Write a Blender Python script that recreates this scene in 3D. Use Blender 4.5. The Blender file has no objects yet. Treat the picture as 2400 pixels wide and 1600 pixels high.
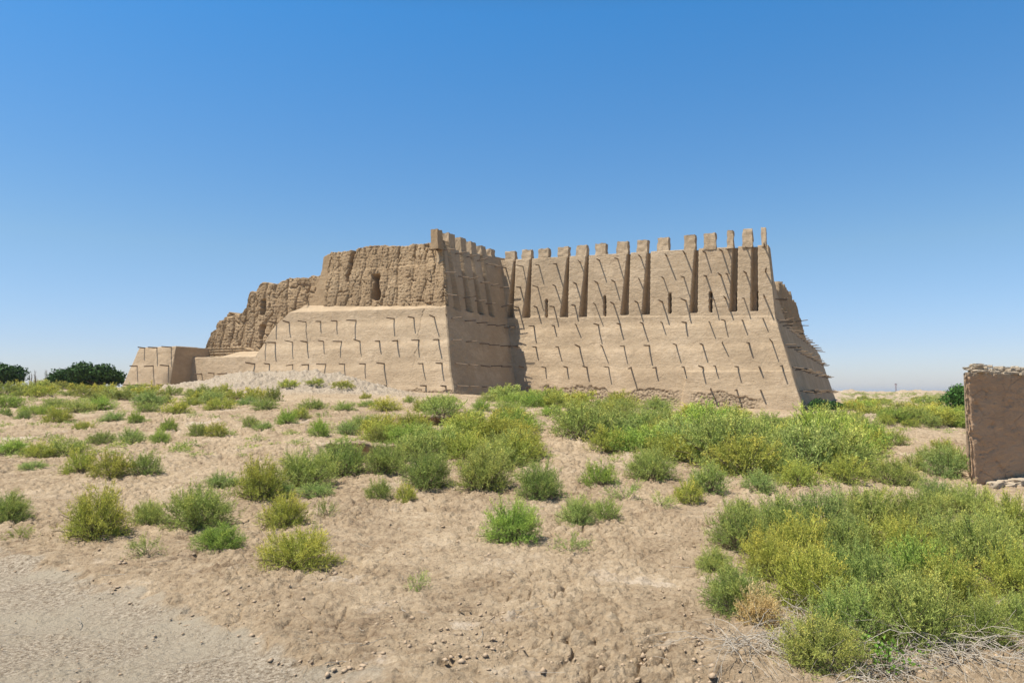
import bpy, math, random
import numpy as np
from mathutils import Vector

# ------------------------------------------------------------------ camera, sky, sun
SC = bpy.context.scene
R = math.radians
F = 1750.0                      # focal length in photograph pixels (2400 wide)
PITCH = math.atan(117.0 / F)
EYE = 1.6
cd = bpy.data.cameras.new("camera"); cam = bpy.data.objects.new("camera", cd)
SC.collection.objects.link(cam); SC.camera = cam
cam.location = (0, 0, EYE); cam.rotation_euler = (R(90) + PITCH, 0, 0)
cd.sensor_width = 36; cd.lens = 36 * F / 2400; cd.clip_start = 0.05; cd.clip_end = 30000

SUN_EL = R(64.5); SUN_AZ = R(180 + 70.5)        # azimuth clockwise from +Y
sdir = Vector((math.sin(SUN_AZ) * math.cos(SUN_EL), math.cos(SUN_AZ) * math.cos(SUN_EL), math.sin(SUN_EL)))
w = bpy.data.worlds.new("World"); SC.world = w; w.use_nodes = True
nt = w.node_tree; nt.nodes.clear()
sky = nt.nodes.new("ShaderNodeTexSky"); sky.sky_type = 'NISHITA'; sky.sun_disc = False
sky.sun_elevation = SUN_EL; sky.sun_rotation = SUN_AZ; sky.altitude = 200
sky.air_density = 1.0; sky.dust_density = 0.5; sky.ozone_density = 5.0
bg = nt.nodes.new("ShaderNodeBackground"); bg.inputs[1].default_value = 0.105
hs = nt.nodes.new("ShaderNodeHueSaturation"); hs.inputs["Saturation"].default_value = 1.12
mt = nt.nodes.new("ShaderNodeMix"); mt.data_type = 'RGBA'; mt.blend_type = 'MULTIPLY'; mt.inputs[0].default_value = 1; 
tc = nt.nodes.new("ShaderNodeTexCoord"); sx = nt.nodes.new("ShaderNodeSeparateXYZ"); rp = nt.nodes.new("ShaderNodeValToRGB")
nt.links.new(tc.outputs["Generated"], sx.inputs[0]); nt.links.new(sx.outputs["Z"], rp.inputs[0])
for k_, (p_, c_) in enumerate([(0.0, (.86, .83, .99)), (0.06, (.84, .81, .94)), (0.18, (.97, .95, .89)), (0.33, (.76, 1.02, 1.06)), (0.46, (.56, 1.08, 1.20)), (0.62, (.50, .74, .74)), (1.0, (.44, .50, .46))]):
    e_ = rp.color_ramp.elements[k_] if k_ < 2 else rp.color_ramp.elements.new(p_)
    e_.position = p_; e_.color = (c_[0], c_[1], c_[2], 1)
nt.links.new(rp.outputs[0], mt.inputs[7])
wo = nt.nodes.new("ShaderNodeOutputWorld")
nt.links.new(sky.outputs[0], hs.inputs['Color']); nt.links.new(hs.outputs[0], mt.inputs[6]); nt.links.new(mt.outputs[2], bg.inputs[0]); nt.links.new(bg.outputs[0], wo.inputs[0])
sl = bpy.data.lights.new("sun", 'SUN'); sl.energy = 4.8; sl.angle = R(0.5); sl.color = (1.0, 0.945, 0.85)
so = bpy.data.objects.new("sun", sl); SC.collection.objects.link(so)
so.rotation_euler = sdir.to_track_quat('Z', 'Y').to_euler()
SC.view_settings.view_transform = 'Standard'; SC.view_settings.look = 'None'
SC.view_settings.exposure = 0.55; SC.view_settings.gamma = 1.0
SC.render.engine = 'CYCLES'
SC.render.resolution_x = 1024; SC.render.resolution_y = 682

# ------------------------------------------------------------------ helpers
rng = np.random.default_rng(7)
COL = SC.collection

def lerp(a, b, t): return a + (b - a) * t
def sm(a, b, x):
    t = np.clip((np.asarray(x, float) - a) / (b - a), 0, 1); return t * t * (3 - 2 * t)

def _h(ix, iy, seed):
    n = (ix.astype(np.int64) * 374761393 + iy.astype(np.int64) * 668265263 + seed * 974634777) & 0xffffffff
    n = ((n ^ (n >> 13)) * 1274126177) & 0xffffffff
    n = (n ^ (n >> 16)) & 0xffffffff
    return n / 4294967295.0

def noise(x, y, seed=0):
    """gradient-like smooth value noise, -1..1"""
    x = np.asarray(x, float); y = np.asarray(y, float)
    ix = np.floor(x); iy = np.floor(y); fx = x - ix; fy = y - iy
    ang = lambda a, b: _h(ix + a, iy + b, seed) * 2 * np.pi
    def g(a, b):
        t = ang(a, b); return np.cos(t) * (fx - a) + np.sin(t) * (fy - b)
    ux = fx * fx * fx * (fx * (fx * 6 - 15) + 10); uy = fy * fy * fy * (fy * (fy * 6 - 15) + 10)
    return 1.5 * lerp(lerp(g(0, 0), g(1, 0), ux), lerp(g(0, 1), g(1, 1), ux), uy)

def fbm(x, y, oct=4, seed=0, gain=0.5):
    a = 1.0; s = 0; t = 0
    for k in range(oct):
        s = s + a * noise(x * 2.03 ** k, y * 2.03 ** k, seed + k * 17); t += a; a *= gain
    return s / t

def voro(x, y, seed=0):
    """distance to nearest feature point and gap between two nearest, cell size 1"""
    x = np.asarray(x, float); y = np.asarray(y, float)
    ix = np.floor(x); iy = np.floor(y)
    d1 = np.full(x.shape, 9.0); d2 = np.full(x.shape, 9.0)
    for a in (-1, 0, 1):
        for b in (-1, 0, 1):
            px = ix + a + _h(ix + a, iy + b, seed); py = iy + b + _h(ix + a, iy + b, seed + 5)
            d = np.hypot(x - px, y - py)
            d2 = np.where(d < d1, d1, np.minimum(d2, d)); d1 = np.minimum(d1, d)
    return d1, d2 - d1

def tag(o, label=None, cat=None, group=None, kind=None):
    if label: o["label"] = label
    if cat: o["category"] = cat
    if group: o["group"] = group
    if kind: o["kind"] = kind
    return o

def empty(name, loc=(0, 0, 0), rz=0.0):
    o = bpy.data.objects.new(name, None); COL.objects.link(o)
    o.location = loc; o.rotation_euler = (0, 0, rz); o.empty_display_size = 0.2
    return o

def mesh_obj(name, verts, faces, mat, parent=None, attrs=None, smooth=False, link=True, matidx=None):
    """faces: (n,3) or (n,4) int array, or list of such arrays"""
    verts = np.asarray(verts, np.float32).reshape(-1, 3)
    fl = faces if isinstance(faces, list) else [faces]
    fl = [np.asarray(f, np.int32) for f in fl if len(f)]
    me = bpy.data.meshes.new(name)
    me.vertices.add(len(verts)); me.vertices.foreach_set("co", verts.ravel())
    tot = np.concatenate([np.full(len(f), f.shape[1], np.int32) for f in fl])
    loops = np.concatenate([f.ravel() for f in fl])
    me.loops.add(len(loops)); me.loops.foreach_set("vertex_index", loops)
    me.polygons.add(len(tot))
    st = np.zeros(len(tot), np.int32); st[1:] = np.cumsum(tot)[:-1]
    me.polygons.foreach_set("loop_start", st); me.polygons.foreach_set("loop_total", tot)
    if smooth: me.polygons.foreach_set("use_smooth", np.ones(len(tot), bool))
    for m in (mat if isinstance(mat, (list, tuple)) else [mat]): me.materials.append(m)
    if matidx is not None: me.polygons.foreach_set("material_index", np.asarray(matidx, np.int32))
    me.update(calc_edges=True)
    if attrs:
        for k, v in attrs.items():
            a = me.attributes.new(k, 'FLOAT', 'POINT'); a.data.foreach_set("value", np.asarray(v, np.float32).ravel())
    o = bpy.data.objects.new(name, me)
    if link: COL.objects.link(o)
    if parent is not None: o.parent = parent
    return o

def grid_faces(nr, nc, flip=False):
    i = np.arange(nr - 1)[:, None] * nc + np.arange(nc - 1)[None, :]
    q = np.stack([i, i + 1, i + nc + 1, i + nc], -1).reshape(-1, 4)
    return q[:, ::-1] if flip else q

def ray(px, py):
    """world direction of a photograph pixel (2400x1600), unit forward"""
    cx = (px - 1200) / F; cy = (800 - py) / F
    c, s = math.cos(PITCH), math.sin(PITCH)
    return Vector((cx, c - s * cy, s + c * cy))

# ------------------------------------------------------------------ materials
def new_mat(name, rough=0.95):
    m = bpy.data.materials.new(name); m.use_nodes = True
    t = m.node_tree; b = t.nodes["Principled BSDF"]; b.inputs["Roughness"].default_value = rough
    b.inputs["Specular IOR Level"].default_value = 0.15
    return m, t, b

class N:
    """tiny node helper"""
    def __init__(s, t): s.t = t
    def n(s, typ, **kw):
        x = s.t.nodes.new(typ)
        for k, v in kw.items(): setattr(x, k, v)
        return x
    def l(s, a, b): s.t.links.new(a, b)
    def pos(s): return s.n("ShaderNodeNewGeometry").outputs["Position"]
    def mapping(s, vec, scale):
        m = s.n("ShaderNodeMapping"); m.inputs["Scale"].default_value = scale; s.l(vec, m.inputs["Vector"]); return m.outputs[0]
    def noise(s, vec, scale, detail=4, rough=0.55):
        x = s.n("ShaderNodeTexNoise"); x.inputs["Scale"].default_value = scale; x.inputs["Detail"].default_value = detail
        x.inputs["Roughness"].default_value = rough; s.l(vec, x.inputs["Vector"]); return x.outputs["Fac"]
    def ramp(s, fac, stops):
        r = s.n("ShaderNodeValToRGB"); e = r.color_ramp.elements
        while len(e) < len(stops): e.new(0.5)
        for k, (p, c) in enumerate(stops):
            e[k].position = p; e[k].color = (c[0], c[1], c[2], 1) if hasattr(c, '__len__') else (c, c, c, 1)
        s.l(fac, r.inputs[0]); return r.outputs[0]
    def mix(s, fac, a, b, mode='MIX'):
        m = s.n("ShaderNodeMix", data_type='RGBA', blend_type=mode)
        if isinstance(fac, (int, float)): m.inputs[0].default_value = fac
        else: s.l(fac, m.inputs[0])
        for v, i in ((a, 6), (b, 7)):
            if hasattr(v, '__len__'): m.inputs[i].default_value = (v[0], v[1], v[2], 1)
            else: s.l(v, m.inputs[i])
        return m.outputs[2]
    def math(s, op, a, b=None):
        m = s.n("ShaderNodeMath", operation=op)
        for v, i in ((a, 0), (b, 1)):
            if v is None: continue
            if isinstance(v, (int, float)): m.inputs[i].default_value = v
            else: s.l(v, m.inputs[i])
        return m.outputs[0]
    def attr(s, name):
        a = s.n("ShaderNodeAttribute"); a.attribute_name = name; return a.outputs["Fac"]
    def bump(s, h, dist, strength=1.0, normal=None):
        b = s.n("ShaderNodeBump"); b.inputs["Distance"].default_value = dist; b.inputs["Strength"].default_value = strength
        s.l(h, b.inputs["Height"])
        if normal is not None: s.l(normal, b.inputs["Normal"])
        return b.outputs[0]

def mud_mat(name, c_lo, c_mid, c_hi, c_er, bump=0.05):
    m, t, b = new_mat(name); n = N(t); P = n.pos()
    big = n.noise(P, 0.35, 5); mid = n.noise(n.mapping(P, (1, 1, 3)), 1.3, 6, 0.65); fine = n.noise(n.mapping(P, (1, 1, 2.5)), 7, 6, 0.7)
    f = n.math('ADD', n.math('MULTIPLY', big, 0.45), n.math('ADD', n.math('MULTIPLY', mid, 0.35), n.math('MULTIPLY', fine, 0.30)))
    col = n.ramp(f, [(0.40, c_lo), (0.55, c_mid), (0.70, c_hi)])
    er = n.attr("erode")
    ercol = n.mix(n.ramp(n.noise(P, 5, 5, 0.7), [(0.35, 0), (0.65, 1)]), c_er, [0.62 * v for v in c_er])
    col = n.mix(n.math('MULTIPLY', er, 0.85), col, ercol)
    # vertical run-off stains
    st = n.ramp(n.noise(n.mapping(P, (2.2, 2.2, 0.12)), 1.5, 3), [(0.56, 0), (0.72, 1)])
    col = n.mix(n.math('MULTIPLY', st, 0.30), col, [0.6 * v for v in c_mid])
    # lighter washed patches
    wp = n.ramp(n.noise(P, 0.8, 6, 0.7), [(0.58, 0), (0.75, 1)])
    col = n.mix(n.math('MULTIPLY', wp, 0.35), col, [min(1, 1.3 * v) for v in c_hi])
    n.l(col, b.inputs["Base Color"])
    h = n.math('ADD', n.noise(n.mapping(P, (1, 1, 2.2)), 10, 6, 0.8), n.math('MULTIPLY', n.noise(n.mapping(P, (.35, .35, 6)), 2.2, 4, .6), n.math('MULTIPLY', n.ramp(n.noise(P, .7, 3), [(.42, .15), (.62, 1)]), 0.75)))
    # straw, pits and patched renders
    vp = n.n("ShaderNodeTexVoronoi"); vp.inputs["Scale"].default_value = 3.2; n.l(n.mapping(P, (1, 1, 1.6)), vp.inputs["Vector"])
    pit = n.ramp(vp.outputs["Distance"], [(0.03, 1), (0.09, 0)])
    col2 = n.mix(n.math('MULTIPLY', pit, n.ramp(n.noise(P, .9, 2), [(.5, 0), (.6, .8)])), col, [0.3 * v for v in c_lo])
    pk = n.ramp(n.noise(n.mapping(P, (.5, .5, 1.1)), 0.9, 2, .4), [(0.47, 0), (0.49, 1)])
    col2 = n.mix(n.math('MULTIPLY', pk, 0.20), col2, [0.72 * v for v in c_mid])
    n.l(col2, b.inputs["Base Color"])
    n.l(n.bump(h, bump, 1.0), b.inputs["Normal"])
    return m

M = {}
M['plaster'] = mud_mat("mud plaster", (0.36, 0.266, 0.170), (0.44, 0.330, 0.214), (0.54, 0.418, 0.284), (0.42, 0.315, 0.205))
M['eroded'] = mud_mat("eroded mud brick", (0.29, 0.20, 0.115), (0.375, 0.265, 0.157), (0.47, 0.35, 0.218), (0.33, 0.23, 0.135), 0.06)
M['brown'] = mud_mat("brown mud wall", (0.40, 0.258, 0.155), (0.48, 0.318, 0.195), (0.56, 0.385, 0.245), (0.50, 0.40, 0.28), 0.03)

def ground_mat():
    m, t, b = new_mat("dry clay ground"); n = N(t); P = n.pos()
    d = n.noise(P, 0.22, 5, 0.6); e = n.noise(P, 1.4, 7, 0.7); f = n.noise(P, 22, 6, 0.75)
    f0 = n.noise(n.mapping(P, (1, 1.6, 1)), 6, 6, 0.8)
    mixf = n.math('ADD', n.math('MULTIPLY', d, 0.18), n.math('ADD', n.math('MULTIPLY', e, 0.27), n.math('ADD', n.math('MULTIPLY', f0, 0.32), n.math('MULTIPLY', f, 0.23))))
    col = n.ramp(mixf, [(0.38, (0.15, 0.095, 0.055)), (0.46, (0.33, 0.240, 0.150)), (0.54, (0.455, 0.345, 0.225)), (0.64, (0.61, 0.49, 0.345))])  # dark stops: brown soil, also painted in place of small clod shadows
    salt = n.ramp(n.noise(P, 0.9, 8, 0.68), [(0.56, 0), (0.68, 1)])
    sa = n.math('MULTIPLY', salt, n.attr("salt"))
    col = n.mix(sa, col, (0.66, 0.56, 0.45))
    rub = n.attr("rubble")
    col = n.mix(rub, col, n.ramp(f, [(0.40, (0.24, 0.195, 0.145)), (0.60, (0.50, 0.43, 0.34))]))
    # darker grains and litter
    v = n.n("ShaderNodeTexVoronoi"); v.inputs["Scale"].default_value = 17; n.l(P, v.inputs["Vector"])
    lit = n.ramp(v.outputs["Distance"], [(0.05, 1), (0.20, 0)])
    col = n.mix(n.math('MULTIPLY', lit, n.math('MULTIPLY', n.ramp(n.noise(P, 2.5, 3), [(0.42, 0.1), (0.58, 1)]), 0.8)), col, (0.13, 0.085, 0.05))
    # gravel track
    tr = n.attr("track")
    g1 = n.noise(P, 34, 6, 0.85); g2 = n.noise(P, 1.2, 5)
    gcol = n.ramp(g1, [(0.38, (0.13, 0.09, 0.055)), (0.5, (0.35, 0.282, 0.20)), (0.62, (0.57, 0.475, 0.36))])
    gcol = n.mix(n.ramp(g2, [(0.42, 0), (0.62, 1)]), gcol, (0.39, 0.325, 0.235))
    pale = n.attr("pale")
    gcol = n.mix(n.math('MULTIPLY', pale, 0.8), gcol, n.ramp(g1, [(0.36, (0.30, 0.265, 0.215)), (0.64, (0.63, 0.58, 0.49))]))
    col = n.mix(tr, col, gcol)
    n.l(col, b.inputs["Base Color"])
    h = n.math('ADD', n.noise(P, 30, 7, 0.75), n.math('MULTIPLY', n.noise(P, 7, 5, 0.7), 2.0))
    n.l(n.bump(h, 0.03, 1.0), b.inputs["Normal"])
    return m
M['ground'] = ground_mat()

def leaf_mat(name, base, tip, var=0.35, trans=0.25):
    m, t, b = new_mat(name, 0.6); n = N(t)
    oi = n.n("ShaderNodeObjectInfo"); geo = n.n("ShaderNodeNewGeometry")
    rpi = geo.outputs["Random Per Island"]
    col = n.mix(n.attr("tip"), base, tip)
    col = n.mix(n.ramp(rpi, [(0.0, 0), (1.0, 1)]), n.mix(1.0, col, (1 - var, 1 - var, 1 - var), 'MULTIPLY'), n.mix(1.0, col, (1 + var, 1 + var, 1 + var * 0.6), 'MULTIPLY'))
    col = n.mix(1.0, col, oi.outputs["Color"], 'MULTIPLY')
    n.l(col, b.inputs["Base Color"])
    tr = n.n("ShaderNodeBsdfTranslucent"); n.l(col, tr.inputs[0])
    ms = n.n("ShaderNodeMixShader"); ms.inputs[0].default_value = trans
    n.l(b.outputs[0], ms.inputs[1]); n.l(tr.outputs[0], ms.inputs[2])
    n.l(ms.outputs[0], t.nodes["Material Output"].inputs[0])
    return m
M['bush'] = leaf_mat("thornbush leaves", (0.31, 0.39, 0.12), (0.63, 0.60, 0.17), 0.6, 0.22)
M['dry'] = leaf_mat("dry straw bush", (0.70, 0.53, 0.26), (0.88, 0.72, 0.42), 0.35, 0.25)
M['tree'] = leaf_mat("tree leaves", (0.030, 0.070, 0.018), (0.05, 0.10, 0.024), 0.5, 0.15)
M['leafy'] = leaf_mat("leafy plant", (0.13, 0.25, 0.04), (0.2, 0.34, 0.05), 0.35, 0.3)

def flat_mat(name, c1, c2, scale=20, rough=0.9):
    m, t, b = new_mat(name, rough); n = N(t); P = n.pos()
    n.l(n.mix(n.noise(P, scale, 5, 0.7), c1, c2), b.inputs["Base Color"])
    n.l(n.bump(n.noise(P, scale * 2, 5), 0.01), b.inputs["Normal"])
    return m
M['stem'] = flat_mat("bush stems", (0.16, 0.13, 0.07), (0.30, 0.25, 0.16))
M['deadwood'] = flat_mat("bleached twigs", (0.33, 0.275, 0.21), (0.56, 0.50, 0.41))
M['stake'] = flat_mat("weathered wood", (0.10, 0.07, 0.045), (0.27, 0.205, 0.145), 8)
M['bark'] = flat_mat("bark", (0.10, 0.075, 0.05), (0.2, 0.16, 0.12))
M['steel'] = flat_mat("painted steel", (0.22, 0.12, 0.13), (0.55, 0.5, 0.52), 0.12)
M['stone'] = flat_mat("clay clods", (0.30, 0.21, 0.13), (0.54, 0.41, 0.28), 6)

# ------------------------------------------------------------------ terrain
CP = []   # control points: photo column, distance, height
for row in [
    (3, [(-2000, 0), (300, 0), (1200, 0), (2100, 0), (4000, 0)]),
    (7, [(-1500, 0.0), (0, 0.0), (600, 0.0), (1200, 0.02), (1800, 0.02), (2400, 0.0), (3800, 0)]),
    (10.5, [(-1200, .05), (0, .08), (500, .08), (1000, .08), (1300, .05), (1700, .02), (2300, 0), (3500, 0)]),
    (15, [(-1000, .3), (0, .38), (400, .40), (700, .45), (1000, .68), (1200, .62), (1400, .42), (1700, .2), (2200, .05), (3200, 0)]),
    (22, [(-1000, .7), (0, .80), (400, .88), (700, .98), (1000, 1.42), (1180, 1.36), (1350, 1.0), (1550, .68), (1800, .4), (2000, .22), (2300, .1), (3200, .1)]),
    (32, [(-1000, 1.1), (0, 1.15), (400, 1.22), (700, 1.25), (1000, 1.2), (1200, 1.2), (1350, 1.1), (1500, .85), (1650, .55), (1850, .15), (2000, .1), (2250, .2), (3200, .2)]),
    (42, [(-1000, 1.4), (0, 1.45), (300, 1.5), (520, 1.85), (640, 2.05), (760, 1.95), (880, 1.5), (1060, 1.2), (1250, 1.25), (1400, 1.0), (1550, .7), (1700, .4), (1880, 0), (2000, .1), (2150, .3), (2300, .3), (3200, .3)]),
    (56, [(-1000, 1.5), (0, 1.6), (300, 1.75), (500, 1.9), (900, 1.9), (1200, 1.5), (1500, 1.0), (1940, .15), (2050, .3), (2250, .4), (3200, .4)]),
    (80, [(-1000, 1.4), (0, 1.5), (300, 1.6), (1200, 1.3), (1950, .3), (2100, .5), (2300, .6), (3200, .6)]),
    (110, [(-1000, 1.2), (0, 1.2), (1200, 1), (1950, 1.0), (2100, 1.15), (2300, 1.1), (3200, 1.0)]),
    (160, [(-1500, .6), (0, .6), (1200, .5), (2300, .5), (3500, .5)]),
    (260, [(-1500, 0), (0, 0), (1200, 0), (2300, 0), (3500, 0)]),
    (600, [(-1500, 0), (1200, 0), (3500, 0)])]:
    D, pts = row
    for px, z in pts:
        CP.append(((px - 1200) / F * D, D, z, D))
for a in range(12):
    CP.append((8 * math.cos(a), -6 - 3 * (a % 3), 0, 8))
CP = np.array(CP)

def base_z(x, y):
    x = np.asarray(x, float); y = np.asarray(y, float)
    num = np.zeros(x.shape); den = np.full(x.shape, 1e-12)
    for (cx, cy, cz, cD) in CP:
        s = 0.17 * cD + 0.6
        wgt = np.exp(-0.5 * (((x - cx) / (s * 1.0)) ** 2 + ((y - cy) / s) ** 2)) + 1e-9 / (1 + ((x - cx) ** 2 + (y - cy) ** 2))
        num += wgt * cz; den += wgt
    return num / den

# gravel track border: a line in plan (to the left / near side lies the track)
def gp(px, py, z=0.0):
    d = ray(px, py); t = (z - EYE) / d.z; return (d.x * t, d.y * t)
TRK = [gp(-500, 1235), gp(0, 1305), (gp(200, 1365)), gp(430, 1450), gp(640, 1535), gp(860, 1600), gp(1200, 1690), gp(2400, 1900)]
TRK = np.array(TRK)
def track_d(x, y):
    """positive inside the track (metres)"""
    o = np.argsort(TRK[:, 0]); yy = np.interp(x, TRK[o, 0], TRK[o, 1])
    return yy - y

HOL = [gp(850, 1046, .55) + (.62, .36), gp(1035, 968, 1.05) + (1.0, .36), gp(600, 1066, .45) + (.9, .10), gp(1370, 1075, .3) + (.7, .12)]
def bank_drop(x, y):
    """hollows washed out under the crest of the central bank"""
    dep = 0
    for hx_, hy_, rx, dp in HOL:
        yb = hy_ + 0.25 * noise(x * 2.1, x * 0 + 1.1, 19) + .09 * noise(x * 7, x * 0 + 2.1, 29) - .18 * np.abs(x - hx_)
        d = yb - y
        dep = dep + dp * np.exp(-((x - hx_) / rx) ** 4) * sm(-0.03, 0.22, d) * np.exp(-np.clip(d, 0, 50) / 1.3)
    return dep

def ground_z(x, y):
    x = np.asarray(x, float); y = np.asarray(y, float)
    r = np.hypot(x, y)
    z = base_z(x, y)
    tr = sm(-0.5, 0.6, track_d(x, y))
    z = z + (1 - tr) * (0.10 * fbm(x * .33, y * .33, 3, 3) * sm(4, 12, r) + 0.030 * fbm(x * 1.1, y * 1.1, 3, 4)) - 0.05 * tr
    z = z + sm(90, 110, r) * (1 - sm(130, 180, r)) * 1.3 * np.clip(fbm(x * .16, y * .16, 5, 41, .65) + .25, 0, 1) - 26 * sm(220, 1500, r) 
    def blob(px, D, rx, ry):
        return np.exp(-((((x - (px - 1200) / F * D) / rx) ** 2 + ((y - D) / ry) ** 2)) ** 1.3)
    nb = 1 + .35 * fbm(x * .8, y * .8, 3, 66)
    z = z + (0.75 * blob(650, 39, 3.6, 2.6) + 0.55 * blob(800, 38, 2.6, 2.0) + .30 * blob(510, 40, 3.0, 2.2)) * nb
    z = z + (0.38 * blob(2090, 26, 2.6, 1.6) + .25 * blob(2020, 33, 3, 2)) * nb
    return z - bank_drop(x, y)

def rub_mask(x, y):
    def blob(px, D, rx, ry):
        cx = (px - 1200) / F * D
        return np.exp(-(((x - cx) / rx) ** 2 + ((y - D) / ry) ** 2))
    m = blob(650, 38.5, 4.4, 3.0) + blob(800, 37.5, 3.2, 2.3) + 0.8 * blob(480, 40, 4, 2) + .5 * blob(2060, 27, 3, 2.5)
    r = np.hypot(x, y)
    return np.clip(m * 1.6, 0, 1) + 0.5 * sm(80, 100, r) * (1 - sm(125, 150, r))

def build_ground():
    dense = np.linspace(-38.5, 38.5, 1080)
    a = np.concatenate([np.linspace(-180, -41, 50), dense, np.linspace(41, 180, 50)])
    rr = np.concatenate([np.array([0.02, 0.8, 1.6, 2.4]), np.exp(np.linspace(math.log(3.0), math.log(60), 1250)),
                         np.exp(np.linspace(math.log(60.6), math.log(180), 130)), np.exp(np.linspace(math.log(186), math.log(7000), 60))])
    A, RR = np.meshgrid(np.radians(a), rr)
    X = RR * np.sin(A); Y = RR * np.cos(A)
    Z = ground_z(X, Y)
    tr = sm(-0.10, 0.10, track_d(X, Y) + 0.35 * fbm(X * 1.5, Y * 1.5, 3, 77) + 0.15 * noise(X * 7, Y * 7, 5))
    rub = np.clip(rub_mask(X, Y), 0, 1)
    # clods, trampled crust, hoof prints
    fade = (1 - sm(35, 70, RR))
    soft = 0.5 + 0.6 * sm(-0.15, 0.25, fbm(X * .5, Y * .5, 3, 21))
    d1, g1 = voro(X * 5.2, Y * 5.2, 3)
    d2, g2 = voro(X * 12, Y * 12, 8)
    cl = np.clip(1 - d1, 0, 1) ** 1.5 * (0.035 + 0.03 * sm(8, 16, RR)) - 0.035 * (1 - sm(0, .14, g1)) * sm(-.2, .3, noise(X * .9, Y * .9, 23)) + (1 - d2) * 0.030
    rid = (1 - np.abs(fbm(X * 3.1 + 5, Y * 6.0, 4, 31, .65))) ** 2 * 0.05
    fine = fbm(X * 13, Y * 17, 3, 61, 0.8) * (0.030 + 0.03 * sm(8, 16, RR))
    Z = Z + fade * (1 - tr) * ((cl + rid + fine - 0.05) * soft + rub * (0.24 * fbm(X * 2.4, Y * 2.4, 4, 51, .7) + 0.08 * (1 - d2)))
    pr = voro(X * 1.9 + .8 * noise(X * .6, Y * .6, 3), Y * 1.9, 321)[0]
    Z = Z - fade * (1 - tr) * 0.035 * (1 - sm(.07, .13, pr)) * (noise(X * .35, Y * .35, 44) > -.1)
    pit = np.clip(fbm(X * 3.6, Y * 5.6, 3, 91, .6) - 0.22, 0, 1) * 0.13
    Z = Z - fade * (1 - tr) * pit
    Z = Z + tr * (0.006 * fbm(X * 12, Y * 12, 3, 99) + 0.012 * (1 - sm(0.0, 0.5, d2)) * (noise(X * 3, Y * 3, 7) > .25))
    lip = np.exp(-((track_d(X, Y) + 0.15) / 0.22) ** 2)
    Z = Z + fade * lip * 0.085 * np.clip(0.25 + fbm(X * 2.5, Y * 2.5, 3, 13), 0, 1)
    salt = np.clip(sm(0.0, 0.35, fbm(X * .28 + 9, Y * .28, 3, 14)) * .8 + 0.5 * (1 - sm(4, 9, RR)) + rub * .1, 0, 1) * (1 - sm(60, 200, RR))
    pale = sm(-0.1, 1.2, track_d(X, Y) - 1.5 + 0.5 * fbm(X * .8, Y * .8, 3, 44))
    for hx_, hy_, rx, dp in HOL[:2]:
        yb = hy_ + 0.25 * noise(X * 2.1, X * 0 + 1.1, 19) + .09 * noise(X * 7, X * 0 + 2.1, 29) - .18 * np.abs(X - hx_); d = yb - Y
        m = np.exp(-((X - hx_) / rx) ** 4) * np.clip(.75 + .6 * noise(X * 3.3, X * 0 + 4.4, 8), 0, 1.3)
        rim = sm(-.55, -.06, d) * (1 - sm(-.02, .12, d)) * m
        Y = Y - .42 * rim; Z = Z + .03 * rim
    V = np.stack([X, Y, Z], -1).reshape(-1, 3)
    o = mesh_obj("ground", V, grid_faces(len(rr), len(a), True), M['ground'], smooth=True,
                 attrs=dict(salt=salt, rubble=rub * .7, track=tr, pale=pale))
    tag(o, kind="structure")
build_ground()

def ground_hit(px, py):
    d = ray(px, py); t = np.exp(np.linspace(math.log(2.5), math.log(400), 900))
    x = d.x * t; y = d.y * t; z = EYE + d.z * t; g = ground_z(x, y)
    k = np.argmax(z < g)
    if not (z < g).any(): k = np.argmin(z - g)
    return Vector((x[k], y[k], g[k]))

# ------------------------------------------------------------------ the fortress frame
ANG = R(25.6)
uD = np.array([-math.cos(ANG), math.sin(ANG)]); vD = np.array([math.sin(ANG), math.cos(ANG)])
C0 = np.array([17.64, 45.0])
def W(U, V): return C0 + uD * U + vD * V
fort = empty("mud_brick_fortress", (W(19, 0)[0], W(19, 0)[1], 0))
tag(fort, "large tan mud brick fortress ruin with merlons and rows of wooden stakes", "fortress")
FO = np.array(fort.location)

def prof(rows, z_led, lo, bump, hi, z0=-1.0):
    """inset table: batter with a slight flare under each stake row, steeper above z_led"""
    zz = np.linspace(z0, 14, 600); s = np.where(zz < z_led, lo, hi)
    for r in rows: s = s + np.where(zz < z_led + .3, bump * np.exp(-((zz - r + 0.12) / 0.22) ** 2), 0)
    ins = np.concatenate([[0], np.cumsum((s[1:] + s[:-1]) / 2 * np.diff(zz))]); ins -= np.interp(0, zz, ins)
    return lambda z: np.interp(z, zz, ins)
insR = prof([6.1, 4.6, 3.15, 1.7], 6.5, 0.245, 0.20, 0.11)
insL = prof([6.2, 4.75, 3.3, 1.95], 6.5, 0.235, 0.26, 0.15)
insS_ = prof([6.1, 4.6, 3.15, 1.7], 6.6, 0.265, 0.015, 0.19)
insS = lambda z: insS_(z) - 0.09 * np.clip(2.9 - np.asarray(z, float), 0, 4)
insE = prof([6.1, 4.6, 3.1, 1.6], 6.3, 0.275, 0.03, 0.085)

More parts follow.
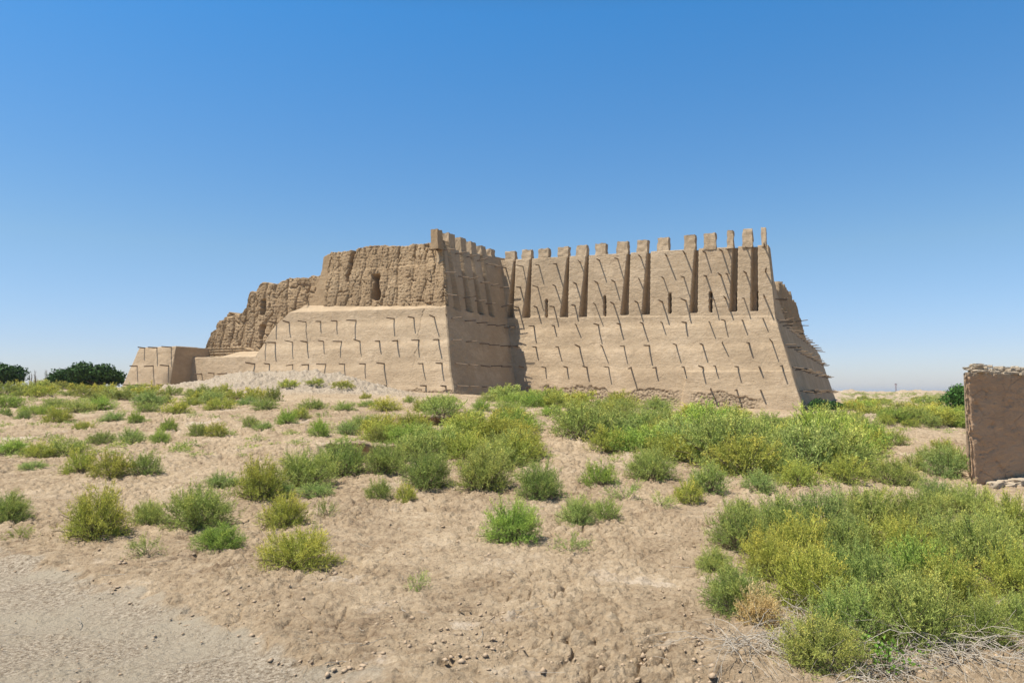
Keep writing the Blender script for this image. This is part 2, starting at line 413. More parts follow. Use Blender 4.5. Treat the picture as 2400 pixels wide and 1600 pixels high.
class Wall:
    def __init__(s, A, along, normal, out):
        s.A = np.array(A, float); s.a = np.array(along, float); s.n = np.array(normal, float); s.out = out
    def pos(s, S, Z, O):
        return np.stack([s.A[0] + s.a[0] * S + s.n[0] * O, s.A[1] + s.a[1] * S + s.n[1] * O, Z], -1)
    def hit(s, px, py):
        d = ray(px, py); o = 0.0
        for _ in range(14):
            # plane  n.(p-A) = o
            t = (o + s.n @ s.A) / (s.n[0] * d.x + s.n[1] * d.y)
            p = np.array([d.x * t, d.y * t]); S = (p - s.A) @ s.a; z = EYE + d.z * t
            o = lerp(o, float(s.out(np.array([S]), np.array([z]))[0]), 0.8)
        return S, z, o
    def build(s, name, mat, smin, smax, zbot, ztop, ds, dz, thick, rough, erode=None, parent=None, skew=0.0):
        S0 = float(min(smin(np.array([zbot]))[0], smin(np.array([8.]))[0])); S1 = float(max(smax(np.array([zbot]))[0], smax(np.array([8.]))[0]))
        zt = float(np.max(ztop(np.linspace(S0, S1, 50))))
        nc = int((S1 - S0) / ds) + 2; nr = int((zt - zbot) / dz) + 2
        fs, fz = np.meshgrid(np.linspace(0, 1, nc), np.linspace(0, 1, nr))
        S = lerp(S0, S1, fs)
        for _ in range(3):
            Z = zbot + (ztop(S) - zbot) * fz; S = lerp(smin(Z), smax(Z), fs)
        Z = zbot + (ztop(S) - zbot) * fz
        O = s.out(S, Z) + rough(S, Z)
        er = erode(S, Z) if erode else np.zeros(S.shape)
        Ot = O[-1]; back = Ot - thick
        caps_S = [S[-1]] * 3; caps_O = [lerp(Ot, back, .4), back, back]
        caps_Z = [Z[-1] + 0.0, Z[-1], np.full(nc, zbot)]
        S = np.vstack([S] + [c[None] for c in caps_S]); O = np.vstack([O] + [c[None] for c in caps_O]); Z = np.vstack([Z] + [c[None] for c in caps_Z])
        er = np.vstack([er] + [er[-1][None]] * 3)
        S[-3] += skew * thick * .4; S[-2:] += skew * thick
        ext = lambda M_: np.hstack([M_[:, :1], M_, M_[:, -1:]])
        S = ext(S); Z = ext(Z); er = ext(er); O = ext(O); O[:, 0] = back[0]; O[:, -1] = back[-1]; S[:nr, 0] += skew * thick; S[:nr, -1] += skew * thick; S[nr, 0] += skew * thick * .6; S[nr, -1] += skew * thick * .6
        P = s.pos(S, Z, O) - FO if parent is fort else s.pos(S, Z, O)
        cr = s.a[0] * s.n[1] - s.a[1] * s.n[0]
        return mesh_obj(name, P.reshape(-1, 3), grid_faces(S.shape[0], S.shape[1], cr > 0), mat, parent, attrs=dict(erode=er))

def mudrough(a=0.025, seed=1):
    return lambda S, Z: a * fbm(S * 2.2, Z * 3.5, 4, seed, .6) + a * .7 * noise(S * .5, Z * .5, seed + 9) + a * .5 * noise(S * 9, Z * 12, seed + 3)

def er_rough(seed, amp=1.0):
    def f(S, Z):
        wob = 0.35 * noise(S * .7, Z * .5, seed)
        fl = np.abs(np.sin((S + wob) * math.pi / 1.05 / 2 * 2))           # worn flutes
        crack = np.exp(-((fl) / 0.16) ** 2) * (0.5 + 0.5 * noise(S * .4, Z * .5, seed + 4))
        d, g = voro(S * 2.3 + .5 * noise(S * 1.2, Z * .8, seed), Z * 0.95, seed + 2)
        d3, g3 = voro(S * 4.2, Z * 6.5, seed + 6)
        d4, g4 = voro(S * 2.0 + .25 * noise(S * 3, Z * 2, seed + 5), Z * 0.62 + 3.3, seed + 22)
        r = 0.09 * fbm(S * .9, Z * .9, 4, seed + 1, .6) + 0.08 * fl ** .5 - 0.16 * np.clip(crack, 0, 1) - 0.15 * (1 - sm(0, .10, g4)) * sm(-.45, .2, noise(S * .9, Z * .9, seed + 12)) \
            - 0.03 * (1 - sm(0, .22, g3)) + 0.065 * fbm(S * 6, Z * 8, 3, seed + 8, .8) + 0.007 * np.sin(Z * 2 * math.pi / .24 + 1.8 * noise(S * .8, Z * .8, seed))
        return amp * r
    return f

K4 = (1160, 520, 3.5625); K5 = (1540, 520, 3.267); K3 = (980, 520, 3.564); K2 = (660, 520, 3.564); K1 = (270, 500, 3.564)
def kp(k, x, y): return (k[0] + x / k[2], k[1] + y / k[2])

# --- long wall (right) : A = C0, along u, faces -v
def ledR(S): return 6.35 + 0.8 * np.clip(S, 0, 22) / 19.0
wR0 = Wall(C0, uD, -vD, lambda S, Z: -insR(Z))
GR = []
for k, xl, xr, yt, bl, br, yb in [(K4, 158, 170, 325, 95, 150, 800), (K4, 296, 306, 318, 228, 290, 800), (K4, 607, 619, 290, 545, 605, 795),
                                  (K4, 764, 781, 280, 703, 765, 793), (K4, 1107, 1129, 250, 1052, 1110, 778), (K4, 1272, 1297, 235, 1228, 1290, 770),
                                  (K5, 292, 316, 190, 250, 306, 697), (K5, 582, 618, 155, 557, 608, 685), (K5, 727, 768, 143, 718, 770, 680)]:
    a = wR0.hit(*kp(k, xl, yt)); b = wR0.hit(*kp(k, xr, yt)); c = wR0.hit(*kp(k, bl, yb)); d = wR0.hit(*kp(k, br, yb))
    GR.append((a[0], b[0], c[0], d[0], a[1], c[1]))
SLR = []
for k, x, y0, y1 in [(K4, 145, 655, 800), (K4, 285, 655, 800), (K4, 430, 645, 800), (K4, 600, 645, 795), (K4, 757, 635, 793), (K4, 918, 617, 787), (K4, 1104, 613, 778), (K4, 1281, 603, 770),
                     (K5, 99, 545, 703), (K5, 298, 540, 693), (K5, 411, 535, 690), (K5, 600, 527, 685), (K5, 762, 517, 680)]:
    a = wR0.hit(*kp(k, x, y0)); b = wR0.hit(*kp(k, x, y1)); SLR.append((a[0], b[0], a[1], b[1]))

def grooves(S, Z, G, SLT, ins, depth=1.0):
    o = np.zeros(np.broadcast(S, Z).shape)
    for (ul, ur, dl, dr, zt, zb) in G:
        f = (Z - zb) / (zt - zb); a = lerp(dl, ul, np.clip(f, 0, 1.2)); b = lerp(dr, ur, np.clip(f, 0, 1.2))
        lo = np.minimum(a, b); hi = np.maximum(a, b)
        m = sm(lo - .028, lo + .028, S) * (1 - sm(hi - .028, hi + .028, S)) * sm(zb - .02, zb + .03, Z)
        dd = np.maximum(0.12, ins(zb) + depth - ins(Z))
        o = np.minimum(o, -dd * m)
    for (s0, s1, zt, zb) in SLT:
        f = (Z - zb) / (zt - zb); c = lerp(s1, s0, np.clip(f, 0, 1))
        hw = 0.085 * np.where(f > 0.85, np.sqrt(np.clip(1 - ((f - .85) / .15) ** 2, 0, 1)), 1)
        m = (1 - sm(hw - .02, hw + .02, np.abs(S - c))) * (f > 0) * (f < 1)
        o = np.minimum(o, -1.9 * m)
    return o
def erodeR(S, Z):
    # rotten plaster along the foot of the long wall
    lim = 1.55 + 0.55 * fbm(S * .45, S * 0 + 2.2, 3, 5) + 0.30 * fbm(S * 1.6, Z * 1.6, 3, 6) + 0.035 * (S - 6)
    m = sm(0.0, 0.12, lim - Z) * sm(2.2, 3.2, S) * (1 - sm(17.0, 18.0, S)) * (1 - np.exp(-((S - 7.2) / 0.45) ** 2))
    return m
def outR(S, Z):
    o = -insR(Z) + grooves(S, Z, GR, SLR, insR)
    o = o + 0.05 * sm(0, .08, ledR(S) - Z) + 0.05 * sm(0, .06, 5.0 + .02 * S - Z) * 0
    # repaired, slightly proud block near the right corner
    o = o + 0.07 * (sm(7.15, 7.05, S) if False else np.where((S < 6.75) & (Z > ledR(S)), 0.10, 0.0)) + np.where((S < 7.6 - .12 * Z) & (Z < 2.9), 0.12, 0)
    return o
def roughR(S, Z):
    e = erodeR(S, Z); d, g = voro(S * 4.5, Z * 6.5, 3)
    hole = np.zeros(S.shape)
    return mudrough(0.028, 3)(S, Z) + e * (-0.06 - 0.08 * fbm(S * 3, Z * 5, 3, 12, .7) - 0.08 * (1 - sm(0, .25, g))) + hole
wR = Wall(C0, uD, -vD, outR)
def topR(S): return 11.08 + 0.45 * np.clip(S, 0, 22) / 19.0 + 0.02 * noise(S * 1.3, S * 0, 4)
wR.build("long_wall", M['plaster'], lambda z: insE(z) + 0.03, lambda z: 19.2 + insS(z), -0.6, topR, 0.05, 0.05, 1.3, roughR, erodeR, fort)

# --- return wall (in shade) : A = P0, along v, faces -u
P0 = W(19, -9.13)
wS0 = Wall(P0, vD, -uD, lambda S, Z: -insS(Z))
GS = []; SLS = []
for tx0, tx1, ty, bx0, bx1, by in [(236, 258, 190, 308, 357, 728), (340, 362, 222, 410, 458, 744), (432, 452, 250, 507, 551, 764), (517, 538, 280, 600, 640, 782)]:
    a = wS0.hit(*kp(K3, tx0, ty)); b = wS0.hit(*kp(K3, tx1, ty)); c = wS0.hit(*kp(K3, bx0, by)); d = wS0.hit(*kp(K3, bx1, by))
    GS.append((a[0], b[0], c[0], d[0], a[1], c[1]))
for x, y0, y1 in [(301, 580, 715), (400, 600, 735), (498, 620, 755), (589, 645, 775)]:
    a = wS0.hit(*kp(K3, x - 8, y0)); b = wS0.hit(*kp(K3, x + 8, y1)); SLS.append((a[0], b[0], a[1], b[1]))
wS = Wall(P0, vD, -uD, lambda S, Z: -insS(Z) + grooves(S, Z, GS, SLS, insS, 1.5))
wS.build("return_wall", M['plaster'], lambda z: insL(z) + np.where(z > 7.05, 0.42, 0.07), lambda z: 9.13 + insR(z) + 1.4, -0.6,
         lambda S: 11.0 + 0.09 * (S - 2.5) + 0.02 * noise(S * 1.3, S * 0, 4), 0.045, 0.05, 0.5,
         lambda S, Z: mudrough(0.028, 23)(S, Z) - 0.05 * sm(.1, .4, fbm(S * .8, Z * .8, 3, 2)) * np.abs(noise(S * 7, Z * 9, 2)),
         lambda S, Z: sm(0, .1, 1.5 + .4 * noise(S, Z, 3) - Z) * .6 * (1 - sm(1.5, 3, S)), fort)

# --- plastered left wall : A = P0, along u, faces -v
def slopeL(S): return 6.93 + 0.022 * np.clip(S, 0, 14)
def topL(S): return 7.10 + 0.055 * np.clip(S, 0, 14) + .03 * noise(S * 1.2, S * 0, 3)
def insLL(S, Z):
    top = slopeL(S)
    k = np.clip((Z - top) / (topL(S) - top), 0, 1.3)
    return np.where(Z < top, insL(Z), insL(top) + (0.1 + 1.1 * sm(0.5, 6, S)) * k)
def erodeL(S, Z):
    lim = 1.75 + 0.4 * fbm(S * .6, S * 0, 3, 55) + .3 * fbm(S * 2, Z * 2, 3, 56)
    return sm(0, .15, lim - Z) * (1 - sm(7, 9.5, S)) * .8
def roughL(S, Z):
    e = erodeL(S, Z); d, g = voro(S * 4.5, Z * 6, 13)
    cr = np.exp(-((S - 3.55 - .25 * noise(Z * 1.2, Z * 0, 8) - .05 * noise(Z * 6, Z * 0, 8)) / 0.03) ** 2) * sm(2.5, 3.5, Z)
    return mudrough(0.026, 43)(S, Z) - e * (0.05 + 0.10 * (1 - sm(0, .25, g))) - 0.05 * cr
wL = Wall(P0, uD, -vD, lambda S, Z: -insLL(S, Z))
smaxL = lambda z: np.interp(z, [0, 2, 4.5, 6.3, 7.6], [19.6, 18.4, 16.9, 16.0, 14.4])
wL.build("plastered_wall", M['plaster'], lambda z: insS(z) + 0.05, smaxL, -0.3, lambda S: topL(S), 0.05, 0.045, 0.5, roughL, erodeL, fort)

# --- eroded upper wall above it
def outU(S, Z): return -(insL(7.0) + 0.15 * (Z - 7.0) + 1.0 * sm(0.8, 5.5, S)) + 0.12 * (1 - sm(.3, 2, S))
wU = Wall(P0, uD, -vD, outU)
def px_profile(wall, pts):
    q = sorted([wall.hit(x, y)[:2] for x, y in pts]); q = np.array(q)
    return lambda S: np.interp(S, q[:, 0], q[:, 1])
topU0 = px_profile(wU, [kp(K2, x, y) for x, y in [(195, 352), (262, 348), (300, 345), (335, 300), (420, 255), (470, 252), (600, 236), (660, 215), (700, 205), (870, 195), (890, 205), (1000, 200), (1060, 205), (1100, 182), (1180, 185), (1222, 180)]])
topU = lambda S: topU0(S) + 0.07 * noise(S * 2.3, S * 0, 8) + 0.04 * noise(S * 7, S * 0, 9)
hx = wU.hit(889, 641); hy = wU.hit(889, 706)
cx1 = wU.hit(*kp(K2, 600, 240)); cx2 = wU.hit(*kp(K2, 560, 470))
def roughU(S, Z):
    plain = np.clip(sm(12.55, 12.75, S), 0, 1)
    r = (er_rough(5)(S, Z) + .16 * (1 - sm(.6, 1.6, S))) * (1 - plain) * (.55 + .45 * sm(.6, 1.6, S))
    m = np.exp(-((S - hx[0] - .10 * (Z - 8)) / (0.26 + .06 * np.sin(Z * 4))) ** 4) * sm(hy[1], hy[1] + .25, Z) * (1 - sm(hx[1] - .3, hx[1], Z))
    r = r - 1.5 * m
    cc = lerp(cx2[0], cx1[0], np.clip((Z - cx2[1]) / (cx1[1] - cx2[1]), 0, 1)) + .08 * noise(Z * 3, Z * 0, 3)
    r = r - 0.7 * np.exp(-((S - cc) / 0.10) ** 2) * sm(cx2[1] - .6, cx2[1] + .4, Z)
    led = np.where(Z < 10.1 + .1 * noise(S, S * 0, 2), 0.10, 0)
    return r + led * (1 - plain) + mudrough(.02, 9)(S, Z)
wU.build("eroded_upper_wall", M['eroded'], lambda z: insS(z) + 0.02, lambda z: np.interp(z, [6, 7.5, 8.6, 10.5], [15.3, 14.6, 13.6, 13.2]), 6.2, topU, 0.05, 0.05, 1.5, roughU,
         lambda S, Z: 0.5 * sm(-.1, .4, fbm(S * .6, Z * .6, 3, 9)), fort)

# --- eroded rear wall stepping down to the left
wB = Wall(W(19, -9.13 + 4.6), uD, -vD, lambda S, Z: -0.10 * (Z - 4))
topB0 = px_profile(wB, [kp(K1, x, y) for x, y in [(745, 1145), (780, 1100), (790, 1020), (850, 955), (880, 930), (888, 830), (960, 818), (1010, 850), (1060, 845), (1098, 790), (1108, 740), (1148, 690), (1155, 592), (1240, 568),
                                           (1320, 590), (1345, 600), (1370, 575), (1432, 565), (1440, 540), (1580, 540), (1700, 520)]])
topB = lambda S: (topB0(S - .22) + topB0(S - .1) + topB0(S) + topB0(S + .1) + topB0(S + .22)) / 5 + 0.10 * noise(S * 2.1, S * 0, 18) + 0.05 * noise(S * 7, S * 0, 19)
NB = [wB.hit(*kp(K1, 1245, 720)), wB.hit(*kp(K1, 1240, 850)), wB.hit(*kp(K1, 1235, 930)), wB.hit(*kp(K1, 1225, 1050)), wB.hit(*kp(K1, 1172, 870)), wB.hit(*kp(K1, 1172, 930))]
def roughB(S, Z):
    r = er_rough(15, 1.35)(S, Z)
    for a, b, hw, dd in ((NB[0], NB[1], .22, 1.0), (NB[2], NB[3], .18, .7), (NB[4], NB[5], .08, .5)):
        m = (np.abs(S - a[0]) < hw * (1 + .2 * noise(Z * 5, Z * 0, 3))) & (Z < a[1]) & (Z > b[1]); r = r - dd * m
    return r
endB = px_profile(wB, [kp(K1, 745, 1145), kp(K1, 780, 1100)])
sB1 = wB.hit(*kp(K1, 745, 1145))[0]
wB.build("eroded_rear_wall", M['eroded'], lambda z: 8.0 + 0 * z, lambda z: sB1 + 0 * z, 3.0, topB, 0.06, 0.055, 1.6, roughB,
         lambda S, Z: 0.5 * sm(-.1, .4, fbm(S * .6, Z * .6, 3, 19)), fort)

# --- low tower at the far left
insT = prof([5.0, 3.6, 2.2], 9, 0.20, 0.12, 0.15, -1)
wT = Wall(P0, uD, -vD, lambda S, Z: -insT(Z) + insT(1.5))
tl = [wT.hit(*kp(K1, 50, 1460)), wT.hit(*kp(K1, 205, 1120))]; trr = [wT.hit(*kp(K1, 445, 1455)), wT.hit(*kp(K1, 510, 1110))]
f_l = lambda z: lerp(tl[0][0], tl[1][0], (z - tl[0][1]) / (tl[1][1] - tl[0][1]))
f_r = lambda z: lerp(trr[0][0], trr[1][0], (z - trr[0][1]) / (trr[1][1] - trr[0][1]))
wT.build("tower_wall", M['plaster'], f_r, f_l, 0.6, lambda S: tl[1][1] + 0.0 * S + .03 * noise(S * 2, S * 0, 7), 0.06, 0.055, 2.0, mudrough(0.026, 63), None, fort)
wTs = Wall(W(19 + trr[0][0], -9.13), vD, -uD, lambda S, Z: -(f_r(Z) - trr[0][0]) + 0.03)
wTs.build("tower_side_wall", M['plaster'], lambda z: insT(z) - insT(1.5), lambda z: 4.4 + 0 * z, 0.6, lambda S: tl[1][1] - 0.02 + .02 * noise(S * 2, S * 0, 7), 0.08, 0.06, 1.0, mudrough(0.02, 73), None, fort)
# low wall between the tower and the plastered wall
def insW(S, Z): return 0.12 * (Z - 1.5) + np.where(Z > 4.2, (Z - 4.2) * 3.2, 0)
wW = Wall(W(19, -9.13 + 2.0), uD, -vD, lambda S, Z: -insW(S, Z))
wW.build("low_wall", M['plaster'], lambda z: 14.5 + 0 * z, lambda z: trr[0][0] + .6 + 0 * z, 0.6, lambda S: 4.22 + 0.55 * (1 - sm(21.3, 21.8, S)) + .03 * noise(S * 2, S * 0, 8), 0.06, 0.05, 1.6, mudrough(0.026, 83), None, fort)
wK = Wall(W(19, -9.13 + 3.9), uD, -vD, lambda S, Z: 0 * S)
def roughK(S, Z):
    r = er_rough(35, .6)(S, Z); return r - 0.10 * (np.sin(Z * 2 * math.pi / .22) > .55)
wK.build("brick_parapet", M['eroded'], lambda z: 18.5 + 0 * z, lambda z: trr[0][0] + .5 + 0 * z, 3.2, lambda S: 5.02 + .06 * noise(S * 3, S * 0, 4) - .25 * (1 - sm(20, 21.5, S)), 0.05, 0.03, 1.4, roughK, None, fort)

# --- side wall beyond the right corner
def topE(S): return np.interp(S, [0, 1.2, 2.2, 3.4, 5, 7, 9, 30, 40, 48], [11.1, 11.05, 10.4, 9.1, 7.9, 7.0, 6.5, 6.4, 6.3, 5.4])
wE = Wall(C0, vD, -uD, lambda S, Z: -insE(Z))
wE.build("side_wall", M['plaster'], lambda z: insR(z) + 0.06, lambda z: 48 - 0.55 * z, -0.6, lambda S: topE(S) + .04 * noise(S, S * 0, 3), 0.12, 0.08, 0.35,
         lambda S, Z: mudrough(0.03, 93)(S, Z) - 0.05 * np.abs(np.sin(S * 3.1 + .4 * noise(S, Z, 2))) ** 6, lambda S, Z: .3 * sm(0, .3, fbm(S * .5, Z * .5, 3, 4)), fort)
wE2 = Wall(W(2.9, 0), vD, -uD, lambda S, Z: -.1 * (Z - 6))
wE2.build("eroded_side_wall", M['eroded'], lambda z: 4.5 + 0 * z, lambda z: 45 - .5 * (z - 5), 5.0,
          lambda S: np.interp(S, [4, 7, 9, 13, 15, 18, 20, 24, 28, 36, 40, 45], [8.3, 9.9, 10.8, 10.6, 9.8, 9.9, 11.0, 11.4, 11.2, 10.8, 9.2, 7.0]) + .6 * noise(S * .7, S * 0, 5) + .15 * noise(S * 3, S * 0, 6),
          0.1, 0.09, 1.2, lambda S, Z: er_rough(25, 1.2)(S, Z), lambda S, Z: .5 + 0 * S, fort)
# earth core hidden inside the walls
def box_mesh(c0, c1, z0, z1, inset):
    pass

# --- merlons
def rough_block(name, cs, zb, zt, wd, th, wall, off, mat, seed, parent=fort, taper=0.07, amp=.06):
    """block standing on the wall: cs = centre along the wall, front face 'off' outward, th deep"""
    n = 9
    g = np.linspace(0, 1, n); faces = []; verts = []
    def face(fu):
        nonlocal verts
        a, b = np.meshgrid(g, g); p = fu(a.ravel(), b.ravel()); k = sum(len(v) for v in verts)
        verts.append(p); faces.append(grid_faces(n, n) + k)
    def mk(s, z, d):   # normalised -> world
        tp = 1 - taper * z
        S = cs + (s - .5) * wd * tp; Z = zb + (zt - zb) * z; O = off - taper * 1.5 * (Z - zb) - d * th
        S = S + amp * noise(Z * 3 + d * 2, S * 3, seed) ; O = O + amp * noise(S * 4, Z * 4, seed + 1)
        Z = Z + amp * noise(S * 4, O * 4, seed + 2) * z
        return wall.pos(S, Z, O)
    face(lambda a, b: mk(a, b, 0 * a)); face(lambda a, b: mk(1 - a, b, 0 * a + 1))
    face(lambda a, b: mk(0 * a, b, 1 - a)); face(lambda a, b: mk(0 * a + 1, b, a)); face(lambda a, b: mk(a, 0 * a + 1, b))
    V = np.concatenate(verts) - (FO if parent is fort else 0)
    return mesh_obj(name, V, np.concatenate(faces), mat, parent, attrs=dict(erode=np.zeros(len(V))))
ML = [(K4, 85, 165, 248), (K4, 224, 301, 235), (K4, 360, 448, 226), (K4, 523, 612, 212), (K4, 678, 768, 199), (K4, 836, 925, 183), (K4, 1016, 1110, 167), (K4, 1185, 1275, 155),
      (K5, 2, 88, 123), (K5, 205, 293, 103), (K5, 358, 450, 93), (K5, 537, 583, 68), (K5, 653, 730, 58), (K5, 798, 833, 48)]
for i, (k, a, b, y) in enumerate(ML):
    A = wR0.hit(*kp(k, a, y)); B = wR0.hit(*kp(k, b, y)); cs = (A[0] + B[0]) / 2; wd = abs(A[0] - B[0])
    zb = float(topR(np.array([cs]))[0]) - 0.12
    rough_block("merlon", cs, zb, A[1], wd, 0.55, wR0, -insR(zb + .12) + (0.10 if cs < 6.75 else 0.0), M['plaster'], 100 + i)
for i, (a, b, y) in enumerate([(147, 192, 68), (246, 295, 100), (346, 388, 135), (434, 476, 170), (521, 558, 203), (601, 637, 230)]):
    A = wS0.hit(*kp(K3, a, y)); B = wS0.hit(*kp(K3, b, y)); cs = (A[0] + B[0]) / 2; wd = abs(A[0] - B[0])
    zb = 11.0 + .09 * (cs - 2.5) - .12
    rough_block("merlon", cs, zb, (A[1] + B[1]) / 2, wd, 0.5, wS0, -insS(zb + .12) + .0, M['eroded'] if i == 0 else M['plaster'], 120 + i)

# --- wooden stakes
def tube(pts, rad, ns=6):
    """one tapered tube; pts (n,3), rad (n,)"""
    pts = np.asarray(pts, float); n = len(pts); rad = np.broadcast_to(rad, (n,))
    d = np.gradient(pts, axis=0); d /= np.linalg.norm(d, axis=1)[:, None] + 1e-9
    ref = np.array([0, 0, 1.0]) if abs(d[0, 2]) < .9 else np.array([1.0, 0, 0])
    a = np.cross(d, ref); a /= np.linalg.norm(a, axis=1)[:, None] + 1e-9; b = np.cross(d, a)
    t = np.linspace(0, 2 * np.pi, ns, endpoint=False)
    V = pts[:, None] + rad[:, None, None] * (np.cos(t)[None, :, None] * a[:, None] + np.sin(t)[None, :, None] * b[:, None])
    V = V.reshape(-1, 3); i = np.arange(n - 1)[:, None] * ns; j = np.arange(ns)[None]; j2 = (j + 1) % ns
    Fq = np.stack([i + j, i + j2, i + ns + j2, i + ns + j], -1).reshape(-1, 4)
    capA = np.array([[0, k, k + 1] for k in range(1, ns - 1)]); o = (n - 1) * ns; capB = np.array([[o, o + k + 1, o + k] for k in range(1, ns - 1)])
    return V, Fq, np.concatenate([capA, capB])
def join(parts):
    V = []; Q = []; T = []; k = 0
    for v, q, t in parts: V.append(v); Q.append(q + k); T.append(t + k); k += len(v)
    return np.concatenate(V), [np.concatenate(Q), np.concatenate(T)]

stakes = []
def add_stake(wall, S, z, length=None, r=None):
    L = length or rng.uniform(.55, .92); r = r or rng.uniform(.042, .062)
    o = float(wall.out(np.array([S]), np.array([z]))[0])
    if o < float(wall.out(np.array([S + .35]), np.array([z]))[0]) - .2: o = float(wall.out(np.array([S + .35]), np.array([z]))[0])
    t = np.array([-0.25, 0, L * .5, L]); side = rng.normal(0, .11); up = rng.normal(0.0, .08); bend = rng.normal(0, .02)
    P = wall.pos(S + side * t + bend * t ** 2, z + up * t, o + t)
    dist = np.linalg.norm(P[1] - np.array([0, 0, EYE]))
    stakes.append((dist, tube(P, np.array([r, r, r * .95, r * .8]))))
for k, pts in ((K4, [(90, 383), (235, 372), (368, 362), (513, 350), (712, 338), (873, 322), (1025, 308), (1217, 293),
                     (212, 545), (358, 543), (503, 535), (678, 517), (855, 508), (1000, 500), (1205, 480),
                     (198, 715), (350, 712), (492, 708), (667, 697), (838, 690), (990, 683), (1190, 672),
                     (170, 872), (328, 868), (497, 868), (680, 862), (865, 858), (1045, 853), (1235, 847),
                     (205, 1043), (345, 1043), (530, 1042), (708, 1042), (898, 1040), (1080, 1037), (1290, 1032),
                     (240, 1212), (425, 1215), (605, 1213), (770, 1213), (952, 1213), (1137, 1213), (1345, 1212), (295, 1380), (465, 1380)]),
               (K5, [(72, 258), (213, 243), (370, 235), (497, 222), (543, 210), (685, 200), (822, 190),
                     (50, 432), (205, 422), (375, 413), (488, 408), (537, 398), (680, 390), (830, 380),
                     (40, 612), (220, 602), (437, 595), (525, 585), (665, 583), (822, 573),
                     (40, 772), (222, 770), (402, 765), (520, 755), (655, 752), (812, 740),
                     (147, 940), (350, 940), (500, 925), (705, 928), (882, 920),
                     (207, 1110), (352, 1112), (447, 1103), (620, 1108), (785, 1112), (957, 1098), (415, 1283), (613, 1283), (797, 1290)])):
    for x, y in pts:
        S, z, o = wR0.hit(*kp(k, x, y)); add_stake(wR, S, z)
for x, y in [(62, 840), (203, 835), (325, 830), (462, 828), (622, 822), (940, 808), (1105, 800), (1275, 795),
             (90, 1003), (212, 1003), (350, 997), (500, 998), (655, 998), (818, 995), (968, 990), (1143, 985), (1310, 982),
             (93, 1190), (225, 1190), (370, 1188), (525, 1187), (697, 1185), (857, 1183), (1178, 1182), (1340, 1180),
             (705, 1363), (875, 1365), (1207, 1368), (1372, 1372)]:
    S, z, o = wL.hit(*kp(K2, x, y)); add_stake(wL, S, z)
for x, y in [(1348, 915), (1258, 1080), (1335, 1078), (1165, 1258), (1288, 1258)]:
    S, z, o = wL.hit(*kp(K1, x, y)); add_stake(wL, S, z)
for x, y in [(180, 527), (222, 527), (150, 670), (222, 663), (1262, 235), (1258, 420), (1270, 605)]:
    S, z, o = wU.hit(*kp(K2, x, y)); add_stake(wU, S, z, .55)
for x, y in [(250, 1125), (350, 1122), (470, 1118), (183, 1275), (318, 1273), (448, 1272), (108, 1433), (212, 1435), (315, 1437), (412, 1437)]:
    S, z, o = wT.hit(*kp(K1, x, y)); add_stake(wT, S, z)
for x, y in [(625, 1340), (722, 1338), (825, 1336), (932, 1335), (1037, 1338)]:
    S, z, o = wW.hit(*kp(K1, x, y)); add_stake(wW, S, z)
for x, y in [(215, 235), (310, 266), (405, 294), (495, 326), (570, 351), (640, 374), (225, 423), (335, 454), (422, 479), (522, 506), (610, 531), (680, 548),
             (240, 606), (380, 635), (475, 660), (565, 683), (695, 710), (278, 805), (392, 827), (490, 844), (580, 860), (650, 870), (718, 881),
             (285, 987), (400, 1000), (515, 1015), (590, 1027), (690, 1037), (755, 1043), (310, 1180), (408, 1189), (525, 1198), (610, 1203), (695, 1208),
             (330, 1368), (425, 1372), (537, 1376), (640, 1378)]:
    S, z, o = wS0.hit(*kp(K3, x, y)); add_stake(wS, S, z, rng.uniform(.75, .95), .04)
n_ind = len(stakes)
far = []
for zr, s0 in ((9.2, 1.6), (7.7, 1.8), (6.1, 1.0), (4.55, .8), (3.1, .9), (1.6, 1.2)):
    S = s0 + 1.2
    smx = {9.2: 2.6, 7.7: 5.0}.get(zr, 46 - .55 * zr)
    while S < smx:
        add_stake(wE, S, zr + rng.normal(0, .05), rng.uniform(.6, .85), .04); S += rng.uniform(1.3, 1.9)
for S in np.arange(6, 42, 1.5):
    for zr in (7.4, 8.6):
        if rng.random() < .07: add_stake(wE2, S + rng.normal(0, .3), zr + rng.normal(0, .1), rng.uniform(.8, 1.3), .05)
order = sorted(range(len(stakes)), key=lambda i: stakes[i][0] + (8 if i >= n_ind else 0))
for i in order[:100]:
    v, q, t = stakes[i][1]; mesh_obj("wooden_stake", v - FO, [q, t], M['stake'], fort)
v, f = join([stakes[i][1] for i in order[100:]])
tag(mesh_obj("wooden_stakes", v - FO, f, M['stake'], fort), kind="stuff")

# ------------------------------------------------------------------ brown mud wall at the right edge
bw0 = np.array([(2272 - 1200) / F * 11.8, 11.8])
bw = empty("mud_wall", (bw0[0], bw0[1], 0.0)); tag(bw, "smooth brown mud wall with crumbling pale bricks along its top, at the right edge", "wall")
BO = np.array(bw.location)
ph = R(26); ba = np.array([math.cos(ph), math.sin(ph)]); bn = np.array([math.sin(ph), -math.cos(ph)])
ZT = 1.6 + (917 - 872) / F * 11.9
def roughW(S, Z):
    d, g = voro(S * 2.2, Z * 2.6, 33)
    dent = np.clip(fbm(S * 2.6, Z * 3.8, 4, 34, .65) - .2, 0, 1) * -.35 - .35 * np.clip(noise(S * 3.1, Z * 4.1, 77) - .72, 0, 1)
    ck = -0.02 * (1 - sm(0, .035, g)) * (noise(S * .9, Z * .9, 35) > .05)
    return 0.022 * fbm(S * 4, Z * 9, 5, 36, .7) + 0.02 * noise(S * .8, Z * .8, 37) + dent * .3 + ck - 0.05 * (1 - sm(0, .03, np.abs(S - .02)))
wb = Wall(bw0, ba, bn, lambda S, Z: -0.02 * Z)
